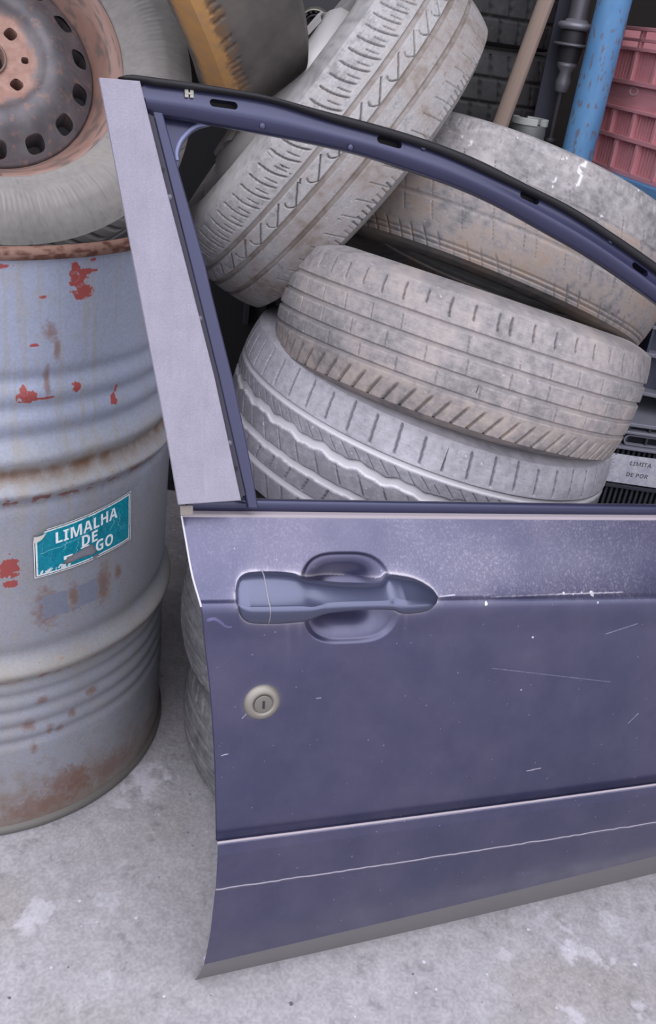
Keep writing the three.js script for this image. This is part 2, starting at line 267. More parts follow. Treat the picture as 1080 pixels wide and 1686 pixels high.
// ---------------------------------------------------------------- oil drum with iron filings
const DC = [-0.538, 0, -1.2];
{
  const t = thing('oil_drum', 'blue grey ribbed steel drum with rust and red paint chips, teal sticker on its side', 'drum', DC);
  const H = 0.885, base = 0.2855;
  const bumpAt = (h, c, w, a) => a * Math.exp(-Math.pow((h - c) / w, 2));
  const rad = (h) => {
    let r = base;
    for (const c of [0.7335, 0.697, 0.6605]) r += bumpAt(h, c, 0.0105, -0.0052);
    r += bumpAt(h, 0.633, 0.011, 0.006) + bumpAt(h, 0.611, 0.008, -0.004) + bumpAt(h, 0.588, 0.010, 0.0105) + bumpAt(h, 0.567, 0.007, -0.003);
    r += bumpAt(h, 0.338, 0.012, -0.004) + bumpAt(h, 0.308, 0.0125, 0.0115) + bumpAt(h, 0.286, 0.007, -0.003);
    for (const c of [0.262, 0.233, 0.204, 0.176]) r += bumpAt(h, c, 0.008, -0.0044);
    return r;
  };
  const hs = []; for (let h = 0.014; h <= 0.8801; h += 0.00347) hs.push(h);
  const pts = hs.map((h) => new THREE.Vector2(rad(h), h));
  const inner = hs.slice().reverse().filter((h, i) => i % 3 === 0).map((h) => new THREE.Vector2(rad(h) - 0.0025, h));
  const g = new THREE.LatheGeometry([...pts, ...inner], 160);
  { const p = g.attributes.position, uv = g.attributes.uv; for (let i = 0; i < p.count; i++) { const th = Math.atan2(p.getX(i), p.getZ(i)), h = p.getY(i), dn = 0.004 * fbm(Math.sin(th) * 2.2, h * 6, Math.cos(th) * 2.2, 2); const r = Math.hypot(p.getX(i), p.getZ(i)); p.setX(i, p.getX(i) * (r + dn) / r); p.setZ(i, p.getZ(i) * (r + dn) / r); uv.setY(i, h / 0.9); } g.computeVertexNormals(); }
  // paint, rust and chips
  const blobs = [[49.3, 0.845, 2.2, 0.012], [50.5, 0.834, 2.6, 0.008], [48.3, 0.858, 1.3, 0.01], [51.5, 0.857, 3.0, 0.003], [36, 0.7135, 2.6, 0.0085], [35.2, 0.722, 1.0, 0.006], [39, 0.709, 3.4, 0.002], [48.4, 0.716, 1.3, 0.006], [60.3, 0.688, 1.1, 0.0085], [61.3, 0.70, 0.5, 0.006], [32, 0.868, 2, 0.003], [29.5, 0.478, 2.6, 0.018], [30, 0.455, 2, 0.006], [40.5, 0.832, 0.9, 0.002], [38, 0.776, 1.1, 0.002], [53.5, 0.87, 1, 0.002]];
  const rusts = [[39, 0.405, 3.2, 0.03], [46.8, 0.41, 1.5, 0.022], [56.5, 0.412, 2.4, 0.032], [43, 0.075, 6, 0.02], [47, 0.06, 4, 0.03], [36, 0.04, 12, 0.022], [60, 0.05, 10, 0.02], [62, 0.42, 1.3, 0.012], [42, 0.18, 1.2, 0.008], [46, 0.20, 1.5, 0.006], [53, 0.225, 1.8, 0.006], [33, 0.205, 2, 0.01], [37, 0.245, 1.5, 0.008], [39, 0.185, 1.2, 0.009], [34, 0.16, 1, 0.01], [42, 0.79, 1.6, 0.012], [43.5, 0.77, 0.8, 0.014], [41, 0.73, 0.8, 0.02]];
  const map = tex(2048, 1024, (u, v) => {
    const th = u * 360, h = v * 0.9, X = th * 0.3, Yy = h * 60;
    const big = vf(X * 0.25, Yy * 0.12, 4), mid = vf(X * 1.1 + 50, Yy * 0.9, 4), fine = vf(X * 7, Yy * 7, 3), streak = vf(X * 2.6 + 9, Yy * 0.14, 3);
    const blue = rgb(168, 176, 196), grey = rgb(160, 160, 166), tan = rgb(168, 162, 152), rust = rgb(150, 108, 88);
    let c = mix3(blue, grey, clamp(sst(0.60, 0.52, h + (mid - 0.5) * 0.16) * 0.8 + (big - 0.5) * 0.5));
    c = mix3(c, tan, clamp(sst(0.55, 0.78, streak) * 0.4 + sst(0.55, 0.8, mid) * 0.25));
    const hoop = Math.max(Math.exp(-Math.pow((h - 0.612) / 0.035, 2)), Math.exp(-Math.pow((h - 0.305) / 0.022, 2)));
    c = mix3(c, rgb(168, 162, 150), clamp(hoop * (0.35 + mid) * 0.75));
    const vl = Math.exp(-Math.pow((h - 0.611) / 0.010, 2)); c = mix3(c, rgb(126, 100, 84), clamp(vl * (mid * 1.5 - 0.1)));
    const spk = sst(0.72, 0.8, fine) * sst(0.42, 0.6, mid); c = mix3(c, rust, spk * (h < 0.62 ? 0.7 : 0.25));
    const e1 = Math.exp(-Math.pow((h - 0.578) / 0.007, 2)) + Math.exp(-Math.pow((h - 0.296) / 0.006, 2)); c = mix3(c, rgb(132, 76, 60), clamp(e1 * sst(0.5, 0.62, vf(X * 2, Yy * 2, 3))));
    const low = sst(0.14, 0.0, h + (mid - 0.5) * 0.16); c = mix3(c, rgb(138, 120, 104), low * 0.75);
    const wob = (vf(X * 3, Yy * 3, 4) - 0.5) * 1.5;
    for (const b of rusts) { const q = Math.hypot((th - b[0]) / b[2], (h - b[1]) / b[3]) + wob * 0.9; if (q < 1.25) c = mix3(c, mix3(rust, rgb(112, 82, 74), fine), sst(1.5, 0.2, q) * 0.6); }
    // patch of older paint below the sticker
    if (th > 35.5 && th < 55 && h > 0.385 && h < 0.432) { const yy = h - 0.385 - (55 - th) * -0.0002; const q = Math.min((th - 37) / 2, (54.5 - th) / 2, (yy - 0.004) / 0.004, (0.043 - yy) / 0.004) + wob * 1.2; if (q > 0.2 && Math.hypot((th - 46.6) / 1.7, (h - 0.41) / 0.022) + wob * 0.5 > 1) c = mix3(c, rgb(140, 145, 163), 0.9); }
    for (const b of blobs) { const q = Math.hypot((th - b[0]) / b[2], (h - b[1]) / b[3]) + wob; if (q < 1) c = mix3(c, mix3(rgb(182, 82, 80), rgb(158, 80, 72), fine), sst(1.0, 0.86, q)); else if (q < 1.12) c = mix3(c, rgb(178, 180, 190), 0.5); }
    const k = 0.95 + (fine - 0.5) * 0.12; return [c[0] * k, c[1] * k, c[2] * k];
  });
  part('shell', g, mat([0.86, 0.86, 0.88], 0.42, { map, metalness: 0.08 }), t);
  const rustyRim = mat('#8c7468', 0.7);
  rustyRim.map = tex(1024, 64, (u, v) => { const n = vf(u * 180, v * 6, 4); return mix3(rgb(230, 214, 210), rgb(150, 112, 98), sst(0.35, 0.7, n)); });
  const rimG = new THREE.TorusGeometry(0.2885, 0.0078, 12, 160); rimG.rotateX(Math.PI / 2); rimG.translate(0, 0.883, 0); part('rim', rimG, rustyRim, t, 'rusty rolled rim');
  const chime = new THREE.LatheGeometry([[0.27, 0.003], [0.287, 0], [0.2905, 0.002], [0.2915, 0.007], [0.290, 0.012], [0.285, 0.0145]].map((p) => new THREE.Vector2(p[0], p[1])), 160);
  part('bottom_chime', chime, mat('#6e6a66', 0.6, { metalness: 0.2 }), t);
  // filings inside
  const fl = grid(64, 14, (u, v) => { const r = v * 0.279, th = u * TWO; return [r * Math.sin(th), 0.765 + 0.03 * fbm(r * 9 * Math.sin(th), 2, r * 9 * Math.cos(th), 3), r * Math.cos(th)]; }, { flip: true });
  const f = part('iron_filings', fl, mat('#3b3733', 0.8, { metalness: 0.3 }), scene); f.position.set(...DC); f.userData = { label: 'dark iron filings filling the blue grey drum', category: 'filings', kind: 'stuff' };
  // teal sticker
  const cv = document.createElement('canvas'); cv.width = 1024; cv.height = 512; const c = cv.getContext('2d');
  c.fillStyle = '#e6e8e8'; c.fillRect(0, 0, 1024, 512); c.fillStyle = '#23343c'; c.fillRect(8, 8, 1008, 496); c.fillStyle = '#dfe4e6'; c.fillRect(16, 16, 992, 480);
  c.fillStyle = '#0f8296'; c.fillRect(32, 32, 960, 448);
  for (let i = 0; i < 900; i++) { const x = 32 + rnd() * 960, y = 32 + rnd() * 448; c.fillStyle = rnd() < 0.5 ? 'rgba(10,100,120,0.25)' : 'rgba(60,170,190,0.18)'; c.beginPath(); c.ellipse(x, y, 6 + rnd() * 26, 3 + rnd() * 9, rnd() * 3, 0, 7); c.fill(); }
  c.fillStyle = '#f1f3f4'; c.textAlign = 'center'; c.textBaseline = 'middle';
  c.font = 'bold 165px sans-serif'; for (const [w, x, y, wd] of [['LIMALHA', 512, 128, 660], ['DE', 525, 268, 190], ['GO', 690, 388, 215]]) { c.save(); c.translate(x, y); c.scale(wd / c.measureText(w).width, 1); c.fillText(w, 0, 0); c.restore(); }
  // creases in the print
  c.lineCap = 'round'; for (const [x, y, n, w] of [[60, 250, 14, 5], [330, 60, 10, 6], [560, 40, 9, 6], [760, 60, 10, 5], [880, 120, 10, 4], [420, 220, 9, 4]]) { c.strokeStyle = 'rgba(215,238,242,0.55)'; c.lineWidth = w; c.beginPath(); let px = x, py = y; c.moveTo(px, py); for (let i = 0; i < n; i++) { px += (x === 60 ? 34 : (rnd() - 0.5) * 46); py += (x === 60 ? (rnd() - 0.5) * 26 : 22); c.lineTo(px, py); } c.stroke(); }
  for (let i = 0; i < 60; i++) { c.strokeStyle = i % 2 ? 'rgba(200,235,240,0.4)' : 'rgba(6,70,86,0.5)'; c.lineWidth = 2 + rnd() * 2; const x = 60 + rnd() * 900, y = 60 + rnd() * 380; c.beginPath(); c.moveTo(x, y); c.lineTo(x + (rnd() - 0.5) * 40, y + 14 + rnd() * 34); c.stroke(); }
  // remains of the first letters of the torn line
  c.fillStyle = '#eef0f0'; c.fillRect(266, 356, 84, 18); c.fillRect(266, 374, 28, 22); c.fillRect(430, 326, 90, 14);
  c.fillStyle = '#cfd6d8'; for (let i = 0; i < 26; i++) { c.beginPath(); c.ellipse(60 + rnd() * 260, 440 + rnd() * 40, 5 + rnd() * 18, 4 + rnd() * 10, rnd() * 3, 0, 7); c.fill(); }
  c.globalCompositeOperation = 'destination-out'; c.beginPath(); c.moveTo(250, 436); c.lineTo(296, 384); c.lineTo(372, 364); c.lineTo(470, 344); c.lineTo(560, 338); c.lineTo(580, 400); c.lineTo(612, 440); c.lineTo(570, 462); c.lineTo(440, 440); c.lineTo(330, 452); c.closePath(); c.fill();
  c.beginPath(); c.moveTo(560, 512); c.lineTo(556, 480); c.lineTo(640, 470); c.lineTo(600, 512); c.fill();
  c.beginPath(); c.moveTo(0, 0); c.lineTo(120, 0); c.lineTo(0, 92); c.fill();
  const sm = new THREE.CanvasTexture(cv); sm.colorSpace = THREE.SRGBColorSpace; sm.magFilter = THREE.LinearFilter;
  const stick = grid(60, 24, (u, v) => {
    const th = (36 + u * 30.5) * Math.PI / 180, top = 0.5285 + 0.0155 * u, bot = 0.4585 + 0.008 * u, h = bot + (top - bot) * v;
    const w = 0.0007 + 0.0011 * Math.max(0, fbm(u * 9, v * 5, 3, 3) + 0.12), r = rad(h) + 0.0022 + w + 0.004 * fbm(Math.sin(th) * 2.2, h * 6, Math.cos(th) * 2.2, 2);
    return [r * Math.sin(th), h, r * Math.cos(th), u, v];
  });
  const st = part('sticker', stick, new THREE.MeshStandardMaterial({ map: sm, roughness: 0.35, alphaTest: 0.5, side: THREE.DoubleSide }), t, 'teal sticker reading LIMALHA DE, last line torn');
  const fold = grid(6, 6, (u, v) => { const th = (35.9 + (u * (1 - v)) * 3.6) * Math.PI / 180, h = 0.513 + v * 0.012 * (1) + u * (1 - v) * 0.014, r = rad(h) + 0.004 + 0.005 * Math.sin(Math.PI * clamp(u * (1 - v) + v * 0.3)); return [r * Math.sin(th), h, r * Math.cos(th)]; });
  part('peeled_corner', fold, mat('#cfcac2', 0.7, { side: THREE.DoubleSide }), st);
}

// ---------------------------------------------------------------- steel wheel in the drum
{
  const w = thing('steel_wheel_assembly', 'rusty dark steel wheel with its tyre, propped up in the top of the oil drum', 'wheel');
  const R = 0.283, rim = 0.1775, s = arc(R);
  const G = tyreGeometry({ R, W: 0.165, rim, tw: 0.064, NT: 480, NA: 60, NS: 900, ribs: 220, crown: 0.011, pattern: (th, a) => { let d = 0; for (const g of [0.03, 0.0, -0.03]) d = Math.max(d, 0.005 * line(a - g, 0.003)); if (Math.abs(a) > 0.042) d = Math.max(d, 0.004 * line(rep(s(th) + a, 0.028), 0.003)); return d; }, color: dusty({ rubber: [0.17, 0.16, 0.155], dust: [0.33, 0.31, 0.29], dustAmt: 0.55, fill: 0.1, blot: 0.4, brownAmt: 0.0, brown: [0.27, 0.22, 0.175], sd: 57 }) });
  const ty = part('tyre', G.tread, rubberMat, w); part('sidewall', G.left, rubberMat, ty); part('sidewall', G.right, rubberMat, ty);
  const rustMap = tex(512, 512, (u, v) => { const n = vf(u * 14, v * 14, 5), m = vf(u * 40 + 5, v * 40, 4); return mix3(mix3(rgb(176, 150, 140), rgb(140, 104, 90), n), rgb(108, 96, 92), sst(0.5, 0.7, m) * 0.7); });
  const rimMat = mat([0.85, 0.83, 0.84], 0.6, { map: rustMap, metalness: 0.15 });
  const bar = new THREE.LatheGeometry([[0.150, -0.055], [0.166, -0.062], [0.17, -0.066], [0.167, -0.07], [0.158, -0.058], [0.135, -0.03], [0.135, 0.02], [0.148, 0.045], [0.159, 0.054], [0.1635, 0.062], [0.169, 0.068], [0.1695, 0.0715], [0.167, 0.0725], [0.161, 0.069], [0.154, 0.060], [0.1475, 0.052], [0.137, 0.028], [0.131, 0.018], [0.131, -0.028], [0.15, -0.055]].map((p) => new THREE.Vector2(p[0], p[1])), 96);
  part('rim', bar, rimMat, w, 'rusty pinkish rim ring');
  // pressed disc with vent holes and wheel-bolt holes
  const prof = [[0.024, 0.046], [0.040, 0.047], [0.058, 0.049], [0.066, 0.054], [0.074, 0.062], [0.084, 0.064], [0.094, 0.061], [0.104, 0.054], [0.112, 0.047], [0.122, 0.039], [0.130, 0.032], [0.1345, 0.026], [0.135, 0.010]];
  const th = 0.0035, loop = [...prof, ...prof.slice().reverse().map(([r, a]) => [r - (r > 0.12 ? th : 0), a - th])];
  loop.push(loop[0]);
  const disc = new Brush(new THREE.LatheGeometry(new THREE.SplineCurve(loop.map((p) => new THREE.Vector2(p[0], p[1]))).getPoints(160), 180));
  const cutters = [];
  const cap = (rx, ry, n = 18) => { const sh = new THREE.Shape(); for (let i = 0; i < n; i++) { const a = i / n * TWO, c = Math.cos(a), d = Math.sin(a); const x = Math.sign(c) * Math.pow(Math.abs(c), 0.7) * rx, y = Math.sign(d) * Math.pow(Math.abs(d), 0.7) * ry; i ? sh.lineTo(x, y) : sh.moveTo(x, y); } const g = new THREE.ExtrudeGeometry(sh, { depth: 0.12, bevelEnabled: false }); g.rotateX(-Math.PI / 2); return g; };
  for (let i = 0; i < 15; i++) { const g = cap(0.0125, 0.0098); g.translate(0, 0.01, 0.1175); g.rotateY(i / 15 * TWO); cutters.push(g); }
  for (let i = 0; i < 4; i++) { const g = cap(0.0075, 0.0075); g.translate(0, 0.01, 0.047); g.rotateY(i / 4 * TWO + Math.PI / 4); cutters.push(g); }
  { const g = cap(0.0045, 0.0045); g.translate(0, 0.01, 0.047); g.rotateY(Math.PI / 2); cutters.push(g); }
  const ev = new Evaluator(); ev.attributes = ['position', 'normal', 'uv'];
  let res = disc; for (const g of cutters) res = ev.evaluate(res, new Brush(g), SUBTRACTION);
  const dm = tex(512, 512, (u, v) => { const n = vf(u * 9, v * 9 + 4, 4), m = vf(u * 26, v * 26, 4); return mix3(mix3(rgb(84, 80, 84), rgb(120, 114, 116), n), rgb(136, 104, 92), sst(0.56, 0.72, m) * 0.7); });
  const dg = res.geometry; { const p = dg.attributes.position, uv = dg.attributes.uv; for (let i = 0; i < p.count; i++) uv.setXY(i, p.getX(i) * 3.4 + 0.5, p.getZ(i) * 3.4 + 0.5); }
  const hubMap = tex(512, 512, (u, v) => { const x = (u - 0.5) / 3.4, z = (v - 0.5) / 3.4, r = Math.hypot(x, z), n = vf(u * 16, v * 16 + 4, 4), m = vf(u * 44, v * 44, 4); const black = mix3(rgb(88, 84, 88), rgb(128, 122, 124), n), rust = mix3(rgb(186, 150, 136), rgb(150, 112, 98), m); const k = clamp(sst(0.068, 0.056, r + (n - 0.5) * 0.02) + sst(0.6, 0.75, m) * 0.55); return mix3(black, rust, k); });
  part('disc', dg, mat([0.9, 0.9, 0.92], 0.5, { map: hubMap, metalness: 0.2 }), w, 'dark pressed disc with vent holes');
  const cb = new THREE.LatheGeometry([[0.024, 0.046], [0.025, 0.049], [0.022, 0.049], [0.021, 0.03], [0.023, 0.03]].map((p) => new THREE.Vector2(p[0], p[1])), 40); part('centre_bore', cb, rimMat, w);
  for (const m of w.children) if (m.name !== 'tyre') { m.scale.set(1.065, 1, 1.065); m.position.y = -0.018; }
  w.position.set(-0.548, 1.027, -1.327); { const a = V(0.388, 0.583, 0.714).normalize(), up = V(0, 1, 0).addScaledVector(a, -a.y).normalize(), rt = new THREE.Vector3().crossVectors(up, a); w.quaternion.setFromRotationMatrix(new THREE.Matrix4().makeBasis(rt, a, up.clone().negate())); }
}

// door outlines in metres: along the door, up the door (rows also carry the bulge)
const DOOR = {
  rows: [[[-0.0202,0.6513,-0.06],[0.6433,0.6102,-0.06]],[[-0.0185,0.6303,-0.046],[0.6367,0.5858,-0.046]],[[-0.0147,0.5914,-0.022],[0.6254,0.5435,-0.022]],[[-0.0105,0.571,-0.008],[0.6177,0.5246,-0.008]],[[-0.0094,0.5635,0.0005],[0.6124,0.5169,0.0005]],[[-0.0049,0.5191,0.001],[0.6207,0.4708,0.001]],[[0.0014,0.4653,0.001],[0.6304,0.4193,0.001]],[[0.009,0.3681,-0.001],[0.6497,0.3254,-0.001]],[[0.0137,0.2526,-0.004],[0.6724,0.2179,-0.004]],[[0.0117,0.2573,0.008],[0.6618,0.2234,0.008]],[[0.0117,0.2399,0.009],[0.6642,0.2062,0.009]],[[0.0114,0.1895,0.004],[0.6777,0.1557,0.004]],[[0.0114,0.1827,0.001],[0.6815,0.1487,0.001]],[[0.0082,0.11,-0.008],[0.6978,0.1004,-0.008]],[[0.004,0.053,-0.022],[0.7154,0.0666,-0.022]],[[0.0008,0.0264,-0.036],[0.7323,0.0367,-0.036]],[[-0.0016,-0.0016,-0.055],[0.7545,0.0,-0.055]]],
  app: [[-0.0991,0.4466],[-0.0653,0.2402],[-0.0493,0.1442],[-0.0396,0.0854],[-0.0287,0.0108],[0.0422,0.0123],[0.0137,0.1507],[-0.0086,0.242],[-0.037,0.3556],[-0.0585,0.4474]],
  chan: [[-0.0516,0.4203],[-0.0442,0.4168],[-0.0018,0.2417],[0.0202,0.1495],[0.0493,0.0174],[0.0435,0.0128],[0.0155,0.1495],[-0.0071,0.2416],[-0.0357,0.3561]],
  guide: [[-0.0472,0.4362],[-0.0433,0.4175],[-0.0006,0.2414],[0.0216,0.1486],[0.0508,0.0157],[0.0542,0.0008],[0.0657,0.0002],[0.0603,0.0357],[0.0521,0.0804],[0.0381,0.1466],[0.0238,0.205],[0.0149,0.2419],[0.0093,0.2681],[-0.0013,0.3063],[-0.0148,0.3542],[-0.0331,0.4202],[-0.0353,0.4344]],
  top: [[-0.0683,0.4556],[-0.0038,0.4535],[0.0855,0.4483],[0.1177,0.4422],[0.1939,0.4325],[0.2754,0.418],[0.3439,0.4006],[0.4068,0.3769],[0.4538,0.363],[0.5167,0.3348],[0.5488,0.3202],[0.5945,0.2975]],
  mid: [[-0.0579,0.4488],[-0.0027,0.4479],[0.1002,0.4427],[0.1196,0.4365],[0.1965,0.4243],[0.2785,0.4101],[0.3651,0.384],[0.4583,0.3533],[0.5217,0.324],[0.6003,0.2846]],
  low: [[-0.0544,0.4214],[-0.0332,0.42],[0.0064,0.4168],[0.0734,0.4117],[0.1409,0.4054],[0.2065,0.3964],[0.2374,0.3889],[0.3007,0.3753],[0.3662,0.3555],[0.4029,0.3408],[0.4602,0.3172],[0.5023,0.3009],[0.5325,0.2857],[0.5614,0.2709],[0.582,0.2602],[0.6029,0.25]],
  arcO: [[-0.024,0.3915],[-0.0219,0.4009],[-0.0178,0.4074],[-0.0105,0.4148],[-0.0012,0.4203]],
  arcI: [[-0.0146,0.3786],[-0.015,0.3872],[-0.0109,0.3981],[-0.0055,0.4054],[0.0006,0.4115],[0.0092,0.4166],[0.0185,0.419]],
  slots: [[0.0302,0.436],[0.2219,0.414],[0.4077,0.3652],[0.5744,0.2874]],
  dimG: [[-0.0001,0.2683],[0.0188,0.1904],[0.0311,0.1366],[0.0559,0.031],[0.0594,0.0175]],
  rivC: [[-0.0291,0.3376],[0.001,0.2129],[0.0323,0.0767]],
  holeC: [[-0.0367,0.3645],[0.0383,0.0477]],
  dimR: [[0.0728,0.4178],[0.1747,0.4043],[0.2645,0.4116],[0.5275,0.3206]],
  clip: [[-0.0066,0.4433]],
  marks: [[0.3505,0.5348],[0.514,0.5314],[0.4705,0.5351],[0.4847,0.533],[0.4986,0.5335],[0.4251,0.4815],[0.4176,0.4065],[0.4553,0.2768],[0.1309,0.4324],[0.0203,0.3726],[0.2473,0.1558],[0.6104,0.3363],[0.5699,0.4799],[0.5194,0.5214],[0.5727,0.5193]],
};

// ---------------------------------------------------------------- car door
{
  const door = thing('car_door_assembly', 'dark blue car front door leaning against the tyre heap, grey pillar trim and empty window', 'car door');
  const B = new THREE.Matrix4().makeBasis(V(0.925814, 0, -0.37798), V(-0.085027, 0.97437, -0.208263), V(0.368292, 0.224951, 0.902085));
  door.quaternion.setFromRotationMatrix(B); door.position.set(-0.06719, 0.01237, -0.70051);
  const L = DOOR.rows.map((r) => V(...r[0])), Rr = DOOR.rows.map((r) => V(...r[1]));
  const UEND = 1.06;
  // surface through rows i0..i1, x = distance along the door
  function sheet(i0, i1, { soften = true } = {}) {
    const cl = new THREE.CatmullRomCurve3(L.slice(i0, i1 + 1), false, 'centripetal'), cr = new THREE.CatmullRomCurve3(Rr.slice(i0, i1 + 1), false, 'centripetal'), n = i1 - i0;
    return (u, t) => { const a = cl.getPoint(t), b = cr.getPoint(t), k = (u - a.x) / (b.x - a.x); return [u, a.y + (b.y - a.y) * k, a.z + (b.z - a.z) * k - 0.035 * Math.pow(Math.max(0, u - 0.1), 2) * 0.4]; };
  }
  const upper = sheet(0, 8), lo = sheet(12, 14), lip = sheet(14, 16);
  const leftU = (i0, i1) => { const cl = new THREE.CatmullRomCurve3(L.slice(i0, i1 + 1), false, 'centripetal'); return (t) => cl.getPoint(t).x; };
  const uL = leftU(0, 8);
  const skinW = (u, v) => { let a = 0, b = 1; for (let i = 0; i < 30; i++) { const m = (a + b) / 2; if (upper(u, m)[1] > v) a = m; else b = m; } return upper(u, a)[2]; };
  // handle hollow
  const hollow = (u, v) => { const du = (u - 0.1705) / 0.0605, dv = (v - (0.5525 - (u - 0.1705) * 0.06)) / 0.0505; const e = Math.pow(Math.pow(Math.abs(du), 3.2) + Math.pow(Math.abs(dv), 2.6), 1 / 2.9); return e < 1.06 ? 0.005 * sst(1.03, 0.92, e) + 0.022 * sst(0.98, 0.30, e) : 0; };
  // non-uniform lines: fine around the hollow
  const us = []; for (let x = 0; x <= UEND; x += (x > 0.085 && x < 0.25 ? 0.002 : 0.011)) us.push(x); us.push(UEND);
  const ts = []; { let t = 0; while (t < 1) { ts.push(t); const v = upper(0.17, t)[1]; t += (v < 0.615 && v > 0.49 ? 0.0021 : 0.006); } ts.push(1); }
  const prof1 = (pts) => { const c = new THREE.CatmullRomCurve3(pts.map((p) => V(p[0], p[1], 0)), false, 'centripetal').getPoints(400); return (x) => { let lo = 0, hi = c.length - 1; while (hi - lo > 1) { const m = (lo + hi) >> 1; if (c[m].x <= x) lo = m; else hi = m; } return c[lo].y + (c[hi].y - c[lo].y) * clamp((x - c[lo].x) / (c[hi].x - c[lo].x + 1e-9)); }; };
  const hTop = prof1([[0.0305, 0.5655], [0.0325, 0.577], [0.0365, 0.5850], [0.0444, 0.5898], [0.0618, 0.5909], [0.1033, 0.5861], [0.1213, 0.5788], [0.2143, 0.5695], [0.2228, 0.5751], [0.2420, 0.5728], [0.2600, 0.5680], [0.2740, 0.5608], [0.2820, 0.5545], [0.2852, 0.549]]);
  const hBot = prof1([[0.0305, 0.5655], [0.0325, 0.5545], [0.0370, 0.5465], [0.0451, 0.5412], [0.1100, 0.5368], [0.1364, 0.5445], [0.2196, 0.5411], [0.2321, 0.5354], [0.2520, 0.5335], [0.2680, 0.5352], [0.2790, 0.5415], [0.2852, 0.548]]);
  const paintMap = tex(2048, 1024, (u, v) => {
    const x = u * 1.1 - 0.03, y = v * 0.7; // metres
    const n = vf(x * 9, y * 9, 4), f = vf(x * 90, y * 90, 3), g = VN(x * 700, y * 700), m = vf(x * 26 + 3, y * 26, 4);
    let c = mix3(rgb(60, 63, 96), rgb(70, 66, 95), n);
    let dust = clamp(0.10 + (n - 0.5) * 0.30 + (m - 0.5) * 0.25) + (g > 0.86 ? 0.10 : 0) + (f - 0.5) * 0.10;
    // dust lodged around the handle, the lock and along the mouldings
    const bot = (xx) => 0.5405 - Math.max(0, xx - 0.06) * 0.02;
    if (x > 0.015 && x < 0.305 && y > 0.51 && y < 0.61) { const xc = clamp(x, 0.0312, 0.2845), tp = hTop(xc), bt = hBot(xc), dx = Math.abs(x - xc), dy = Math.max(bt - y, y - tp, 0), dd = Math.hypot(dx, dy); dust += (1.5 * Math.exp(-Math.pow(dd / 0.0024, 2)) + 0.45 * Math.exp(-Math.pow(dd / 0.008, 2))) * sst(0.25, 0.75, m + 0.12) * (dd > 0 ? 1 : 0); }
    const dl = Math.hypot(x - 0.0635, y - 0.437) - 0.0205; dust += 0.45 * Math.exp(-Math.pow(dl / 0.004, 2)) * (0.3 + m);
    const sl = 0.2545 - (x - 0.0132) * 0.0526; const ds = y - sl; if (ds > 0) dust += 0.5 * Math.exp(-ds / 0.006) * (0.5 + m);
    for (const [xa, len] of [[0.09, 0.06], [0.24, 0.035], [0.105, 0.04]]) { const yb = bot(xa) - 0.004; if (y < yb && y > yb - len) dust += 0.22 * Math.exp(-Math.pow((x - xa - 0.1 * (yb - y)) / 0.003, 2)) * (1 - (yb - y) / len); }
    const cr = 0.5598 - (x + 0.0086) * 0.0743; if (y > cr && hollow(x, y) < 0.002) { const gr = VN(x * 900, y * 900) * 0.65 + VN(x * 380 + 9, y * 380) * 0.35, pa = vf(x * 11 + 8, y * 19, 3); dust += (0.38 + 0.75 * sst(0.40, 0.95, gr)) * (0.34 + 0.5 * sst(0.25, 0.7, pa) + 0.8 * sst(0.2, 0.5, x + (pa - 0.5) * 0.3)) * sst(0, 0.010, y - cr + (m - 0.5) * 0.016) * 0.62; }  // grainy dust plus painted brightening of the sky-lit panel above the crease
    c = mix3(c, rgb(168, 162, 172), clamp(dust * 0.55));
    return c;
  });
  // chips and scratches (thin worn marks) drawn into the paint
  {
    const d = paintMap.image.data, W = 2048, H = 1024;
    const dot = (x, y, r, col, a = 1) => { const cx = (x + 0.03) / 1.1 * W, cy = y / 0.7 * H, rx = Math.max(0.6, r / 1.1 * W), ry = Math.max(0.5, r / 0.7 * H); for (let j = Math.floor(cy - ry - 1); j <= cy + ry + 1; j++) for (let i = Math.floor(cx - rx - 1); i <= cx + rx + 1; i++) { if (i < 0 || j < 0 || i >= W || j >= H) continue; if (Math.hypot((i - cx) / rx, (j - cy) / ry) <= 1) { const k = (j * W + i) * 4; for (let q = 0; q < 3; q++) d[k + q] = d[k + q] * (1 - a) + col[q] * a; } } };
    const scratch = (x0, y0, x1, y1, r, a) => { const n = Math.ceil(Math.hypot(x1 - x0, y1 - y0) / 0.0005); for (let i = 0; i <= n; i++) { const t = i / n; dot(x0 + (x1 - x0) * t, y0 + (y1 - y0) * t, r, [205, 200, 212], a * (0.5 + 0.5 * VN(i * 0.15, x0 * 900))); } };
    const M = DOOR.marks, wht = [235, 232, 236];
    dot(...M[0], 0.0021, wht); dot(M[0][0], M[0][1] + 0.002, 0.0014, wht); dot(...M[1], 0.0031, wht); dot(...M[2], 0.0018, wht); dot(...M[3], 0.001, wht); dot(...M[4], 0.0012, wht); dot(...M[5], 0.0015, wht); dot(...M[6], 0.0011, wht); dot(...M[13], 0.0016, wht, 0.7);
    scratch(M[2][0] - 0.01, M[2][1], M[1][0] + 0.05, M[1][1] - 0.003, 0.0007, 0.8);
    scratch(M[7][0] - 0.01, M[7][1] + 0.001, M[7][0] + 0.012, M[7][1] + 0.002, 0.0008, 0.8); scratch(M[8][0], M[8][1], M[8][0] + 0.006, M[8][1], 0.0007, 0.6);
    scratch(M[9][0] - 0.004, M[9][1] - 0.001, M[9][0] + 0.004, M[9][1], 0.0007, 0.9); scratch(M[11][0] - 0.007, M[11][1] - 0.008, M[11][0] + 0.008, M[11][1] + 0.006, 0.0007, 0.5); scratch(M[12][0] - 0.03, M[12][1] - 0.006, M[12][0] + 0.02, M[12][1] + 0.004, 0.0007, 0.4);
